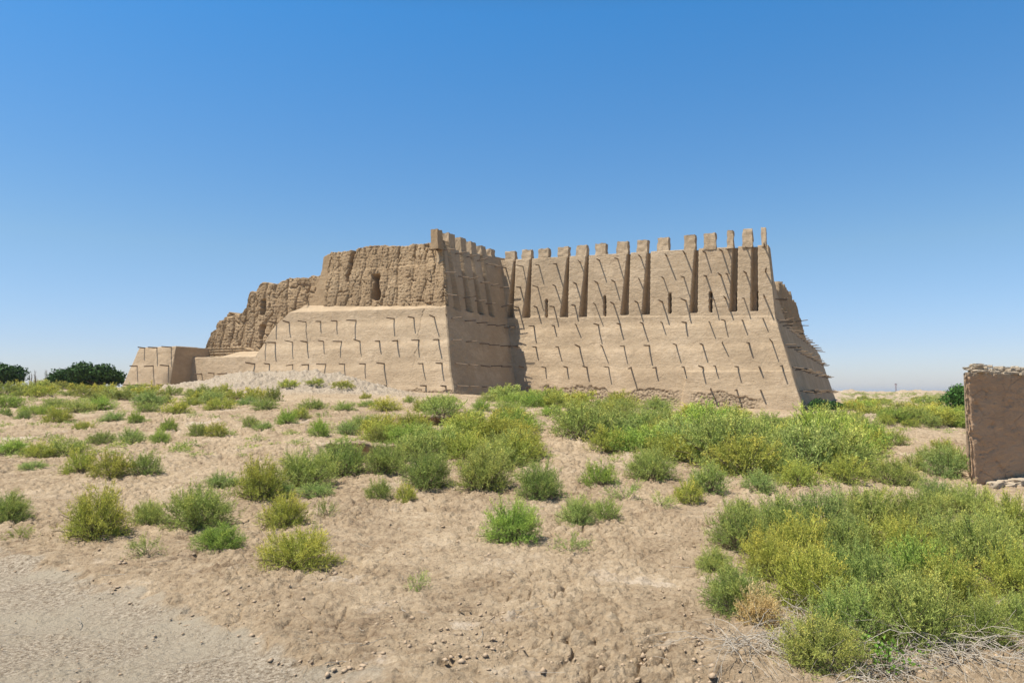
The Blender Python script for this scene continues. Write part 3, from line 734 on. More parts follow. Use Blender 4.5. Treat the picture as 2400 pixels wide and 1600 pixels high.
def offs(o, O): 
    o.parent = bw; o.matrix_parent_inverse.identity(); o.location = -Vector(O); return o
f1 = wb.build("wall_face", M['brown'], lambda z: 0.02 * np.abs(noise(z * 6, z * 0, 3)), lambda z: 6 + 0 * z, -0.3, lambda S: ZT - 0.02 * S + .015 * noise(S * 3, S * 0, 2), 0.014, 0.014, 0.62, roughW,
              lambda S, Z: sm(ZT - .09, ZT - .03, Z + .03 * noise(S * 5, Z * 5, 3)), None, 1.47); offs(f1, BO)
# crumbling bricks along the top
rg = random.Random(4)
def slab(cx, cy, cz, lx, ly, lz, rz, seed):
    n = 7; g = np.linspace(-1, 1, n); A, B = np.meshgrid(g, g); V = []; Fc = []; k = 0
    for ax in range(3):
        for sgn in (-1, 1):
            c = [None] * 3; c[ax] = np.full(A.size, float(sgn)); c[(ax + 1) % 3] = A.ravel() ; c[(ax + 2) % 3] = B.ravel() * sgn
            p = np.stack(c, -1); V.append(p); Fc.append(grid_faces(n, n) + k); k += A.size
    p = np.concatenate(V); rr = np.linalg.norm(p, axis=1)[:, None]; p = p / np.maximum(rr, 1e-6) ** .2
    p = p * (1 + .34 * fbm(p[:, 0] * 1.5 + seed, p[:, 1] * 1.5 + p[:, 2] * 2, 3, seed)[:, None])
    p = p * np.array([lx, ly, lz]) / 2
    c, s = math.cos(rz), math.sin(rz); q = p.copy(); q[:, 0] = c * p[:, 0] - s * p[:, 1]; q[:, 1] = s * p[:, 0] + c * p[:, 1]
    return q + np.array([cx, cy, cz]), np.concatenate(Fc)
V = []; Q = []; k = 0
for i in range(430):
    S = rg.uniform(0.14, 5.8); dpt = rg.uniform(0.02, .55); lay = rg.choice([0, 0, 1, 1, 2, 3])
    p = bw0 + ba * (S + 1.5 * dpt) - bn * (dpt + lay * .04)
    v, q = slab(p[0], p[1], ZT - .02 * S + .012 + lay * .034 + rg.uniform(-.012, .012), rg.uniform(.09, .22), rg.uniform(.09, .2), rg.uniform(.035, .062), ph + rg.uniform(-.6, .6), i)
    V.append(v - BO); Q.append(q + k); k += len(v)
V = np.concatenate(V)
mesh_obj("crumbled_bricks", V, np.concatenate(Q), M['eroded2'] if 'eroded2' in M else mud_mat("pale brick", (0.36, 0.28, 0.20), (0.45, 0.37, 0.27), (0.54, 0.46, 0.35), (0.3, .22, .16), .02), bw, attrs=dict(erode=np.zeros(len(V))))
# footing
V = []; Q = []; k = 0
for i in range(60):
    S = rg.uniform(0.3, 6); p = bw0 + ba * S + bn * rg.uniform(.02, .25); gz = float(ground_z(p[0], p[1]))
    v, q = slab(p[0], p[1], gz + rg.uniform(-.02, .06), rg.uniform(.15, .5), rg.uniform(.12, .3), rg.uniform(.05, .12), ph + rg.uniform(-.4, .4), 300 + i); V.append(v - BO); Q.append(q + k); k += len(v)
V = np.concatenate(V); mesh_obj("footing", V, np.concatenate(Q), bpy.data.materials["pale brick"], bw, attrs=dict(erode=np.zeros(len(V))))

# ------------------------------------------------------------------ bushes
def unit(v): return v / (np.linalg.norm(v, axis=-1, keepdims=True) + 1e-9)
def leaf_tris(P, D, L, Wd, rg_):
    """thin triangles at P along D"""
    n = len(P); side = unit(np.cross(D, rg_.normal(size=(n, 3))))
    a = P - side * Wd[:, None] / 2; b = P + side * Wd[:, None] / 2; c = P + D * L[:, None]
    V = np.stack([a, b, c], 1).reshape(-1, 3); return V, np.arange(3 * n).reshape(-1, 3)
def make_bush(seed, stems=90, br=14, lv=9, leaf=.055, lw=.012, flat=.85, open_=.35, lump=.36):
    """unit bush: radius 1, height about flat*1.1. returns (foliage V,F,tip, stems V,F)"""
    g = np.random.default_rng(seed)
    az = g.uniform(0, 2 * np.pi, stems); pol = np.arccos(1 - g.uniform(0, 1, stems) ** .8 * 0.97)
    d = np.stack([np.sin(pol) * np.cos(az), np.sin(pol) * np.sin(az), np.cos(pol)], -1)
    ln = (0.78 + lump * noise(d[:, 0] * 1.7 + seed, d[:, 1] * 1.7 + d[:, 2], seed) + g.uniform(-.10, .16, stems))
    b0 = g.normal(0, .10, (stems, 3)); b0[:, 2] = 0
    end = b0 + d * ln[:, None] * np.array([1, 1, 1.08 * flat]); end[:, 2] = np.maximum(end[:, 2], .06)
    mid = b0 * .6 + end * .45 + np.array([0, 0, .12]) * ln[:, None]
    tt = g.uniform(open_, 1.0, (stems, br)) ** .75
    q = lambda t: ((1 - t) ** 2)[..., None] * b0[:, None] + (2 * t * (1 - t))[..., None] * mid[:, None] + (t ** 2)[..., None] * end[:, None]
    bp = q(tt).reshape(-1, 3)
    out = unit(end - b0)[:, None].repeat(br, 1).reshape(-1, 3)
    bd = unit(out * .6 + g.normal(0, .65, bp.shape) + np.array([0, 0, .25])); bl = g.uniform(.08, .20, len(bp))
    keep = (bp[:, 2] > .30) | (g.random(len(bp)) < .25 + bp[:, 2]); bp = bp[keep]; bd = bd[keep]; bl = bl[keep]
    # leaf positions along branchlets
    lt = g.uniform(.1, 1, (len(bp), lv)); lp = bp[:, None] + bd[:, None] * (lt * bl[:, None])[..., None]
    ld = unit(bd[:, None] * .7 + g.normal(0, .6, lp.shape)).reshape(-1, 3); lp = lp.reshape(-1, 3)
    lp[:, 2] = np.maximum(lp[:, 2], .01)
    L = g.uniform(.6, 1.4, len(lp)) * leaf; Wd = g.uniform(.7, 1.3, len(lp)) * lw
    V, Fc = leaf_tris(lp, ld, L, Wd, g)
    V2, F2 = leaf_tris(bp, bd, bl, np.full(len(bp), .008), g)
    tip_sunlit = np.clip((np.linalg.norm(lp * np.array([1, 1, 1 / flat]), axis=1) - .5) * 1.8, 0, 1) * np.clip(.25 + 1.1 * lp[:, 2], 0, 1) * np.clip(.3 + .7 * noise(lp[:, 0] * 3 + 7, lp[:, 1] * 3 + lp[:, 2] * 2, seed + 3) + .3, 0, 1)  # yellow tips; height factor paints sunlit tops over darker bottoms into the colour
    tip = np.concatenate([np.repeat(tip_sunlit, 3), np.zeros(len(V2))])
    V = np.concatenate([V, V2]); Fc = np.concatenate([Fc, F2 + len(lp) * 3])
    parts = []
    for i in range(0, stems, 2):
        t = np.linspace(0, 1, 5); p = (1 - t[:, None]) ** 2 * b0[i] + 2 * t[:, None] * (1 - t[:, None]) * mid[i] + t[:, None] ** 2 * end[i]
        parts.append(tube(p - np.array([0, 0, .03]), np.linspace(.013, .004, 5), 3))
    sv, sf = join(parts)
    return (V, Fc, tip), (sv, sf)

LIB = {}
def proto(kind, i):
    key = (kind, i)
    if key in LIB: return LIB[key]
    P = dict(near=dict(stems=260, br=20, lv=11, leaf=.030, lw=.0090, lump=.28), mid=dict(stems=170, br=15, lv=9, leaf=.042, lw=.013, lump=.20),
             far=dict(stems=90, br=11, lv=8, leaf=.07, lw=.024, lump=.20), sparse=dict(stems=46, br=11, lv=7, leaf=.055, lw=.014, open_=.3, lump=.35))[kind]
    fo, st = make_bush(1000 + 37 * i + len(kind), **P)
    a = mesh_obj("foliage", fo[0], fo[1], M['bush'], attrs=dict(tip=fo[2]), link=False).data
    b = mesh_obj("stems", st[0], st[1], M['stem'], link=False).data
    LIB[key] = (a, b); return LIB[key]
dry_mesh = {}

BUSHES = []   # (px, py base, px width, px height, kind, colour)
GREEN = (1.0, 1.0, 1.0); YEL = (1.18, 1.05, .8); BLUE = (.95, 1.0, 1.15); OLV = (.95, .88, .85); PALE = (1.15, 1.12, 1.25); VIV = (1.0, 1.1, .85)
cols = {'g': GREEN, 'y': YEL, 'b': BLUE, 'o': OLV, 'p': PALE, 'v': VIV, 'd': None}
cname = {'g': 'green', 'y': 'yellow-green', 'b': 'bluish green', 'o': 'olive', 'p': 'pale green', 'v': 'bright green', 'd': 'straw-coloured dry'}
def B(x, y, w_, h, kind='mid', c='g', lab=None): BUSHES.append((x / .98, y / .98, w_ / .98, h / .98, kind, c, lab))
# foreground and middle ground, read off the photograph (2352-wide view)
for t in [(22, 1195, 95, 92, 'near', 'g', 'bushy green thornbush cut by the left edge of the photo'), (222, 1232, 155, 128, 'near', 'y', 'largest yellow-green thornbush of the left foreground with bare stems showing at its foot'),
          (340, 1205, 80, 64, 'near', 'p', 'small pale thornbush between two larger ones in the left foreground'), (457, 1212, 145, 118, 'near', 'g', 'tall green thornbush with a brighter low bush at its foot'),
          (505, 1262, 122, 74, 'near', 'v', 'low bright green thornbush nestled at the foot of a taller one'), (335, 1278, 80, 76, 'sparse', 'p', 'thin sparse thornbush casting a dark ragged shadow near the track'),
          (45, 1242, 80, 44, 'sparse', 'o', 'thin low thornbush at the left above the gravel track'), (655, 1212, 108, 88, 'near', 'y', 'rounded thornbush directly behind the wide foreground one left of centre'),
          (750, 1188, 62, 72, 'sparse', 'g', 'sparse upright thornbush alone on the bare slope left of centre'), (680, 1303, 165, 108, 'near', 'y', 'widest thornbush of the foreground left of centre, spreading to its right'),
          (765, 1298, 60, 38, 'sparse', 'y', 'low sprawling thornbush tuft at the right end of the wide foreground one'), (962, 1356, 64, 60, 'sparse', 'p', 'tiny sparse thornbush alone on the bare central foreground'),
          (1178, 1241, 134, 118, 'near', 'v', 'round bright green thornbush alone on bare clay at the centre'), (1328, 1207, 100, 76, 'near', 'p', 'pale thornbush right of the round central one'),
          (1390, 1196, 70, 84, 'mid', 'g', 'upright thornbush leaning against a paler one right of centre'), (1310, 1270, 98, 62, 'sparse', 'p', 'sparse pale thornbush with rusty dead twigs at its foot'),
          (185, 1088, 76, 72, 'mid', 'y', 'left one of three touching yellow-green thornbushes in the left field'), (252, 1099, 92, 74, 'mid', 'y', 'middle one of three touching yellow-green thornbushes in the left field'),
          (333, 1090, 72, 74, 'mid', 'g', 'right one of three touching yellow-green thornbushes in the left field')]: B(*t)
for t in [(600, 1146, 132, 104, 'near', 'y'), (510, 1122, 80, 46, 'mid', 'b'), (705, 1118, 145, 104, 'near', 'g'), (648, 1143, 64, 46, 'mid', 'b'), (785, 1092, 125, 92, 'near', 'g'), (725, 1140, 80, 40, 'mid', 'b'),
          (870, 1150, 68, 76, 'mid', 'g'), (932, 1153, 56, 62, 'mid', 'y'), (978, 1120, 124, 112, 'near', 'g'), (885, 1088, 110, 86, 'near', 'g'), (1115, 1126, 138, 118, 'near', 'o'), (1240, 1145, 124, 98, 'near', 'g'),
          (1376, 1115, 88, 64, 'mid', 'v'), (1435, 1150, 78, 72, 'sparse', 'g'), (1495, 1104, 114, 96, 'near', 'g'), (1520, 1166, 84, 48, 'sparse', 'p'), (1582, 1158, 74, 76, 'mid', 'y'), (1628, 1132, 96, 84, 'mid', 'g'),
          (1745, 1130, 82, 62, 'mid', 'b'), (1835, 1116, 98, 72, 'mid', 'y'), (1945, 1112, 95, 78, 'mid', 'y'), (2042, 1112, 92, 76, 'mid', 'o'), (2172, 1100, 98, 92, 'mid', 'b'), (2052, 1024, 76, 44, 'mid', 'o'),
          (1740, 1085, 90, 60, 'mid', 'y'), (1980, 1075, 90, 60, 'mid', 'g'), (2130, 1062, 60, 45, 'mid', 'b'), (2165, 1040, 60, 38, 'mid', 'y'), (2095, 1085, 60, 50, 'mid', 'g'),
          (455, 1003, 46, 48, 'mid', 'g'), (498, 1003, 46, 48, 'mid', 'y'), (388, 992, 46, 40, 'mid', 'v'), (368, 1020, 52, 40, 'mid', 'v'), (298, 1020, 60, 46, 'mid', 'b'), (235, 1018, 66, 36, 'mid', 'g'), (190, 988, 46, 26, 'mid', 'y'),
          (312, 972, 40, 34, 'mid', 'v'), (262, 968, 58, 28, 'mid', 'b'), (130, 975, 62, 48, 'mid', 'y'), (55, 965, 36, 30, 'mid', 'b'), (150, 1048, 100, 52, 'mid', 'g'), (90, 1052, 70, 46, 'mid', 'y'), (25, 1044, 84, 44, 'mid', 'v'), (80, 1078, 66, 26, 'mid', 'b'),
          (12, 955, 30, 30, 'mid', 'g'), (575, 985, 42, 38, 'mid', 'g'), (605, 990, 46, 30, 'mid', 'b'), (660, 975, 54, 42, 'mid', 'v'), (735, 1003, 56, 58, 'mid', 'v'), (690, 962, 46, 36, 'mid', 'y'), (800, 1000, 56, 40, 'mid', 'b'), (868, 1018, 52, 62, 'mid', 'o'),
          (850, 968, 40, 24, 'sparse', 'p'), (960, 998, 44, 52, 'mid', 'g'), (968, 945, 46, 34, 'mid', 'y'), (1105, 948, 42, 62, 'mid', 'v'), (1042, 985, 50, 34, 'mid', 'g'), (1005, 930, 60, 24, 'mid', 'g')]: B(*t)
# near clump at the lower right
for t in [(1700, 1262, 150, 142, 'near', 'g'), (1790, 1235, 150, 118, 'near', 'g'), (1890, 1225, 160, 118, 'near', 'b'), (2005, 1215, 150, 112, 'near', 'g'), (2110, 1215, 140, 116, 'near', 'o'), (2225, 1190, 120, 104, 'near', 'g'), (2330, 1235, 140, 130, 'near', 'y'),
          (1690, 1405, 155, 190, 'near', 'g'), (1765, 1330, 150, 150, 'near', 'y'), (1860, 1400, 200, 190, 'near', 'y'), (1985, 1390, 210, 200, 'near', 'g'), (2115, 1380, 210, 200, 'near', 'v'), (2245, 1320, 190, 190, 'near', 'o'), (2345, 1370, 170, 190, 'near', 'y'),
          (1950, 1480, 200, 160, 'near', 'g'), (2100, 1480, 230, 190, 'near', 'g'), (2235, 1480, 170, 130, 'near', 'o'), (2330, 1450, 150, 110, 'near', 'g'), (1880, 1530, 200, 130, 'near', 'o')]: B(*t)
for t in [(1640, 1320, 90, 110, 'near', 'g'), (1840, 1300, 170, 130, 'near', 'y'), (1950, 1300, 170, 130, 'near', 'g'), (2060, 1300, 180, 140, 'near', 'y'), (2170, 1290, 170, 150, 'near', 'g'), (2280, 1280, 150, 130, 'near', 'g'), (2180, 1410, 190, 190, 'near', 'y'),
          (2150, 1160, 90, 70, 'near', 'b'), (1700, 1190, 70, 55, 'mid', 'g')]: B(*t)
for t in [(2150, 968, 120, 42, 'mid', 'y'), (2060, 966, 90, 38, 'mid', 'o'), (2195, 975, 80, 46, 'mid', 'v'), (2110, 945, 70, 26, 'far', 'y'), (1985, 940, 70, 26, 'far', 'v'), (2195, 1075, 70, 60, 'mid', 'g'), (2090, 1118, 70, 55, 'mid', 'p'), (1900, 1060, 80, 60, 'mid', 'o')]: B(*t)
for t in [(1160, 922, 84, 40), (1250, 925, 90, 42), (1335, 930, 90, 42), (1425, 938, 92, 44), (1510, 948, 92, 44), (1595, 962, 94, 44), (1680, 972, 94, 46), (1765, 984, 96, 46), (1850, 988, 96, 48), (1925, 978, 90, 44), (1745, 1010, 90, 50), (830, 985, 60, 40)]: B(*t, 'mid', 'yggyvgyygv'[(t[0] // 7) % 10])
B(1742, 1432, 115, 108, 'mid', 'd', 'dry straw-yellow bush at the left front of the big green clump')
# scattered masses
def scatter(n, poly, wr, hr, kinds='mid', cc='ggyvbo', mind=26, seed=1):
    g = random.Random(seed); xs = [p[0] for p in poly]; ys = [p[1] for p in poly]; got = []
    def inside(x, y):
        c = False; j = len(poly) - 1
        for i in range(len(poly)):
            if (poly[i][1] > y) != (poly[j][1] > y) and x < (poly[j][0] - poly[i][0]) * (y - poly[i][1]) / (poly[j][1] - poly[i][1]) + poly[i][0]: c = not c
            j = i
        return c
    tries = 0
    while len(got) < n and tries < 9000:
        tries += 1; x = g.uniform(min(xs), max(xs)); y = g.uniform(min(ys), max(ys))
        if not inside(x, y): continue
        if any(abs(x - a) < mind and abs(y - b) < mind * .35 for a, b in got): continue
        got.append((x, y)); s = g.uniform(.75, 1.25)
        sc_ = 1 + (y - 960) / 200.0 if y > 960 else 1
        w0 = g.uniform(*wr) * s * sc_; B(x, y, w0, w0 * g.uniform(*hr), kinds, g.choice(cc))
scatter(24, [(860, 1000), (1010, 960), (1200, 950), (1270, 1030), (1180, 1085), (900, 1075)], (68, 90), (.5, .68), 'mid', 'ggyvyg', 42, 2)
scatter(20, [(1100, 918), (1240, 918), (1440, 948), (1600, 985), (1560, 1005), (1380, 975), (1120, 932)], (56, 78), (.42, .6), 'mid', 'ggyvy', 38, 3)
scatter(34, [(1290, 972), (1440, 985), (1620, 1005), (1960, 1005), (2020, 1045), (1780, 1065), (1560, 1060), (1360, 1030)], (80, 104), (.55, .74), 'mid', 'ggyvbyo', 46, 4)
scatter(14, [(1650, 1065), (1960, 1045), (1990, 1085), (1760, 1100), (1650, 1090)], (84, 104), (.6, .8), 'mid', 'ggyvb', 60, 5)
scatter(18, [(0, 935), (560, 925), (900, 935), (900, 955), (560, 950), (60, 962)], (56, 78), (.42, .6), 'mid', 'ggyvb', 40, 6)
scatter(20, [(0, 890), (120, 888), (280, 900), (420, 905), (400, 930), (0, 915)], (42, 66), (.45, .6), 'far', 'yyogo', 26, 7)
scatter(16, [(2010, 965), (2220, 960), (2220, 985), (2040, 980)], (46, 60), (.55, .75), 'mid', 'yyvg', 26, 8)
scatter(14, [(1935, 930), (2215, 925), (2215, 948), (1945, 965)], (40, 60), (.4, .6), 'far', 'yygo', 26, 9)
scatter(8, [(1975, 918), (2200, 916), (2200, 926), (1975, 928)], (20, 34), (.4, .6), 'far', 'goo', 18, 10)
scatter(10, [(430, 905), (560, 915), (600, 930), (480, 935)], (36, 52), (.5, .7), 'far', 'yoyg', 24, 11)
for t in [(665, 892, 54, 26, 'far', 'y'), (725, 888, 50, 22, 'far', 'y'), (785, 894, 52, 24, 'far', 'y'), (585, 920, 56, 40, 'far', 'y'), (628, 922, 46, 42, 'far', 'o'), (470, 920, 84, 42, 'mid', 'o'), (840, 918, 30, 20, 'far', 'y'),
          (945, 928, 40, 24, 'far', 'g'), (1030, 925, 60, 20, 'far', 'g'), (260, 918, 80, 36, 'sparse', 'p')]: B(*t)

ORD = ['first', 'second', 'third', 'fourth', 'fifth', 'sixth', 'seventh', 'eighth', 'ninth', 'tenth', 'eleventh', 'twelfth', 'thirteenth', 'fourteenth', 'fifteenth', 'sixteenth', 'seventeenth', 'eighteenth', 'nineteenth', 'twentieth', 'twenty-first', 'twenty-second', 'twenty-third', 'twenty-fourth', 'twenty-fifth']
def zone(px, py):
    if py > 1140: return ("in the back row of" if py < 1300 else "in the middle row of" if py < 1460 else "in the front row of") + " the big near clump" if px > 1620 else "of the open foreground"
    colz = [(290, "below the far left trees"), (480, "below the low left tower"), (640, "below the low wall"), (860, "below the rubble mound"), (1060, "below the plastered wall"),
            (1225, "below the shaded return wall"), (1400, "below the long wall's left"), (1600, "below the long wall's middle"), (1790, "below the long wall's right"), (1960, "below the fortress's right corner"), (2150, "right of the fortress"), (9999, "beside the brown wall")]
    c = [n_ for lim, n_ in colz if px < lim][0]
    band = "in the farthest row" if py < 935 else "in the second row" if py < 985 else "in the third row" if py < 1050 else "in the nearest row"
    return c + " " + band
zones = {}
for i, b in enumerate(BUSHES):
    if not b[6]: zones.setdefault(zone(b[0], b[1]), []).append(i)
labels = {}
for zn, idx in zones.items():
    idx.sort(key=lambda i: BUSHES[i][0])
    for r_, i in enumerate(idx):
        b = BUSHES[i]
        pos = "only one" if len(idx) == 1 else ("leftmost" if r_ == 0 else ("rightmost" if r_ == len(idx) - 1 else ORD[r_] + " from left"))
        labels[i] = f"{cname[b[5]]} thornbush, {pos} {zn}"
rb = random.Random(11)
for i, (px, py, wp, hp, kind, c, lab) in enumerate(BUSHES):
    p = ground_hit(px, py); D = math.hypot(p.x, p.y) ; D = max(D, 3)
    wd = wp / F * p.y; ht = hp / F * p.y
    if kind == 'mid' and p.y > 34: kind = 'far'
    if kind == 'near': pi = i % 6
    else: pi = i % 5
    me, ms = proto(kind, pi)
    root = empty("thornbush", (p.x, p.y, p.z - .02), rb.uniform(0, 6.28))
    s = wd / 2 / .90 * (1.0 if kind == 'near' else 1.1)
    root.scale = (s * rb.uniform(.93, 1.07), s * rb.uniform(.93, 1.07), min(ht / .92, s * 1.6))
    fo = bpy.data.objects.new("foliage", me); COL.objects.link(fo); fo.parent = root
    if c == 'd':
        m2 = me.copy(); m2.materials.clear(); m2.materials.append(M['dry']); fo.data = m2; fo.color = (1, 1, 1, 1)
    else:
        cc = cols[c]; j = rb.uniform(.88, 1.12); fo.color = (cc[0] * j * rb.uniform(.94, 1.06), cc[1] * j, cc[2] * j, 1)
    if p.y < 60:
        st = bpy.data.objects.new("stems", ms); COL.objects.link(st); st.parent = root
    tag(root, lab or labels[i], "bush", "thornbushes growing on the dry ground")
print("bushes", len(BUSHES), "stakes", len(stakes))

# ------------------------------------------------------------------ bleached dead branches at the lower right
def dead_heap(px, py, rad, n, seed, label):
    g = np.random.default_rng(seed); p = ground_hit(px, py); root = empty("dead_branches", p)
    tag(root, label, "branches", "bleached dead branches on the ground")
    main = []; twigs = []
    for i in range(n):
        az = g.uniform(0, 2 * np.pi); L = rad * g.uniform(.6, 1.3); el = g.uniform(.05, .75)
        d = np.array([math.cos(az), math.sin(az), el]); t = np.linspace(0, 1, 10)[:, None]
        b = np.array([g.normal(0, rad * .35), g.normal(0, rad * .25), .02])
        cv = g.normal(0, .35, 3) * L
        pts = b + d * t * L + cv * t * t * .6; pts[:, 2] = b[2] + el * L * t[:, 0] * 1.5 - (el * 1.5 + .1) * L * t[:, 0] ** 2 * .9
        pts[:, 2] = np.maximum(pts[:, 2], .01 + .01 * g.random()); pts += g.normal(0, .006, pts.shape)
        r0 = g.uniform(.0014, .0038); main.append(tube(pts, np.linspace(r0, r0 * .3, 10), 4))
        for k in range(g.integers(2, 5)):
            j = g.integers(3, 9); q = pts[j]; dd = unit(pts[j] - pts[j - 1] + g.normal(0, .035, 3)); l2 = L * g.uniform(.15, .4)
            tt = np.linspace(0, 1, 5)[:, None]; pp = q + dd * tt * l2 + g.normal(0, .2, 3) * l2 * tt ** 2; pp[:, 2] = np.maximum(pp[:, 2], .008)
            twigs.append(tube(pp, np.linspace(r0 * .45, .0012, 5), 3))
    v, f = join(main + twigs); mesh_obj("branches", v, f, M['deadwood'], root)
dead_heap(1780, 1520, .42, 60, 1, "tangle of bleached branches at the left front of the big green clump")
dead_heap(1960, 1490, .5, 60, 2, "arching pale branches lying against the front of the big green clump")
dead_heap(2140, 1535, .5, 75, 3, "bleached branches in front of the big green clump, at the bottom edge")
dead_heap(2290, 1530, .45, 60, 4, "pale dead twigs in the bottom right corner")
dead_heap(2040, 1590, .35, 45, 5, "low flattened dead twigs at the bottom edge beside the leafy plant")

# small leafy plant
def leafy(px, py, rad, seed):
    g = np.random.default_rng(seed); p = ground_hit(px, py); root = empty("leafy_plant", p)
    tag(root, "small bright green leafy plant among the dead branches at the bottom edge", "plant")
    n = 260; P = g.normal(0, rad * .5, (n, 3)); P[:, 2] = g.uniform(.02, rad * 1.0, n); D_ = unit(g.normal(0, 1, (n, 3)) + np.array([0, 0, .5]))
    side = unit(np.cross(D_, g.normal(size=(n, 3)))); L = g.uniform(.018, .034, n)[:, None]
    V = np.stack([P, P + D_ * L * .5 + side * L * .3, P + D_ * L, P + D_ * L * .5 - side * L * .3], 1).reshape(-1, 3)
    mesh_obj("leaves", V, np.arange(4 * n).reshape(-1, 4), M['leafy'], root, attrs=dict(tip=np.repeat(g.random(n), 4)))
    parts = [tube(np.linspace([0, 0, 0], P[i], 4), np.linspace(.004, .0015, 4), 3) for i in range(0, n, 8)]
    v, f = join(parts); mesh_obj("stems", v, f, M['stem'], root)
leafy(2075, 1575, .16, 3)

# clods, pebbles and litter on the ground
def litter():
    g = np.random.default_rng(5); V = []; T = []; k = 0
    ico = np.array([[0, 0, 1], [.9, 0, .2], [.28, .85, .2], [-.72, .53, .2], [-.72, -.53, .2], [.28, -.85, .2], [0, 0, -.5]])
    fc = np.array([[0, 1, 2], [0, 2, 3], [0, 3, 4], [0, 4, 5], [0, 5, 1], [6, 2, 1], [6, 3, 2], [6, 4, 3], [6, 5, 4], [6, 1, 5]])
    n = 17000; r = np.exp(g.uniform(math.log(3.2), math.log(24), n)); a = g.uniform(-.66, .66, n); x = r * np.sin(a); y = r * np.cos(a)
    clump = fbm(x * .7, y * .7, 3, 71); lipd = np.exp(-((track_d(x, y) + .1) / .28) ** 2); keep = g.random(n) < np.clip(.22 + clump * 1.6 + .8 * lipd, .05, 1); x = x[keep]; y = y[keep]; z = ground_z(x, y); n = len(x)
    s = np.exp(g.normal(math.log(.0105), .5, n)); tr = track_d(x, y) > .1; s = np.where(tr, s * .42, s); s = np.clip(s, .003, .028)
    rz = g.uniform(0, 6.28, n); jit = 1 + g.normal(0, .32, (n, 7, 3)); P = ico[None] * jit * s[:, None, None] * np.array([1.2, .9, .7])
    c, q = np.cos(rz)[:, None], np.sin(rz)[:, None]; X = c * P[..., 0] - q * P[..., 1]; Y = q * P[..., 0] + c * P[..., 1]
    P = np.stack([X + x[:, None], Y + y[:, None], P[..., 2] + z[:, None] + .012], -1)
    Fc = (fc[None] + (np.arange(n) * 7)[:, None, None]).reshape(-1, 3)
    tag(mesh_obj("clods", P.reshape(-1, 3), Fc, M['stone']), kind="stuff")
    parts = []
    for i in range(170):
        r = math.exp(g.uniform(math.log(3.5), math.log(14))); a = g.uniform(-.6, .6); x = r * math.sin(a); y = r * math.cos(a)
        z = float(ground_z(x, y)); L = g.uniform(.05, .28); t = g.uniform(0, 6.28); s_ = np.linspace(-.5, .5, 5)
        bend = g.normal(0, .25) * L
        px_ = x + np.cos(t) * s_ * L - np.sin(t) * bend * s_ ** 2; py_ = y + np.sin(t) * s_ * L + np.cos(t) * bend * s_ ** 2
        parts.append(tube(np.stack([px_, py_, z + .02 + .012 * g.random(5)], -1), np.full(5, g.uniform(.0012, .0028)), 3))
    v, f = join(parts); tag(mesh_obj("dry_twigs", v, f, M['deadwood']), kind="stuff")
litter()

# ------------------------------------------------------------------ trees and far things
def tree(name, px, py, D, wd, ht, label, seed, lumps=14, leaf=.22, n=9000, group=None, c=(1, 1, 1, 1), cat="tree"):
    g = np.random.default_rng(seed); x = (px - 1200) / F * D; z = float(ground_z(x, D)); root = empty(name, (x, D, z - .1))
    tag(root, label, cat, group)
    P = []; D_ = []
    cs = []
    for i in range(lumps):
        a = g.uniform(-1, 1); c_ = np.array([a * wd * .38, g.uniform(-.3, .3) * wd, ht * (.35 + .35 * g.random() * (1 - .5 * a * a))]); r = ht * g.uniform(.2, .34); cs.append((c_, r))
        m = n // lumps; d = unit(g.normal(size=(m, 3))); rr = g.uniform(.55, 1.08, m) ** .5 * r * (1 + .45 * noise(d[:, 0] * 3, d[:, 1] * 3 + d[:, 2] * 2, seed + i))
        P.append(c_ + d * rr[:, None] * np.array([1.15, 1, .85])); D_.append(d)
    P = np.concatenate(P); D_ = np.concatenate(D_); P[:, 2] = np.maximum(P[:, 2], .1)
    m = len(P); nrm = unit(D_ + g.normal(0, .6, P.shape)); s1 = unit(np.cross(nrm, g.normal(size=(m, 3)))); s2 = np.cross(nrm, s1)
    L = g.uniform(.6, 1.2, m)[:, None] * leaf
    V = np.stack([P - s1 * L / 2, P + s2 * L * .35, P + s1 * L / 2, P - s2 * L * .35], 1).reshape(-1, 3)
    o = mesh_obj("crown", V, np.arange(4 * m).reshape(-1, 4), M['tree'], root, attrs=dict(tip=np.repeat(g.random(m), 4))); o.color = c
    parts = [tube(np.array([[0, 0, -.3], [.05, 0, ht * .2], [0, .05, ht * .45]]), np.array([.18, .14, .1]) * ht / 4)]
    for c_, r in cs: parts.append(tube(np.array([[0, 0, ht * .12], c_ * [.5, .5, .6], c_]), np.array([.09, .06, .03]) * ht / 4, 5))
    v, f = join(parts); mesh_obj("trunk", v, f, M['bark'], root)
TG = "dark green trees beyond the fortress"
tree("broadleaf_tree", 165, 912, 62, 2.9, 2.2, "left, lower part of the dark tree clump left of the fortress tower", 1, group=TG)
tree("broadleaf_tree", 232, 912, 60, 3.6, 2.6, "tallest dark round tree just left of the fortress tower", 2, group=TG)
tree("broadleaf_tree", 205, 912, 63, 3.2, 2.3, "dark tree in the middle of the clump left of the fortress tower", 9, group=TG)
tree("broadleaf_tree", 3, 905, 60, 3.2, 2.6, "dark round tree cut by the left edge of the photo", 3, group=TG)
tree("broadleaf_tree", 2246, 958, 40, 3.0, 2.15, "dark green leafy tree half hidden behind the brown mud wall", 4, leaf=.12, group=TG, c=(1.5, 1.6, 1.3, 1))
tree("dark_shrub", 1918, 980, 47, 2.2, 1.0, "dark leafy shrub in the shade at the right foot of the fortress", 5, leaf=.12, n=4000, c=(1.0, 1.1, 1.2, 1), cat="shrub")
tree("dark_shrub", 1955, 972, 50, 2.2, .7, "low dark shrub right of the shaded one at the fortress foot", 6, leaf=.12, n=3000, c=(1.8, 1.9, 1.3, 1), cat="shrub")

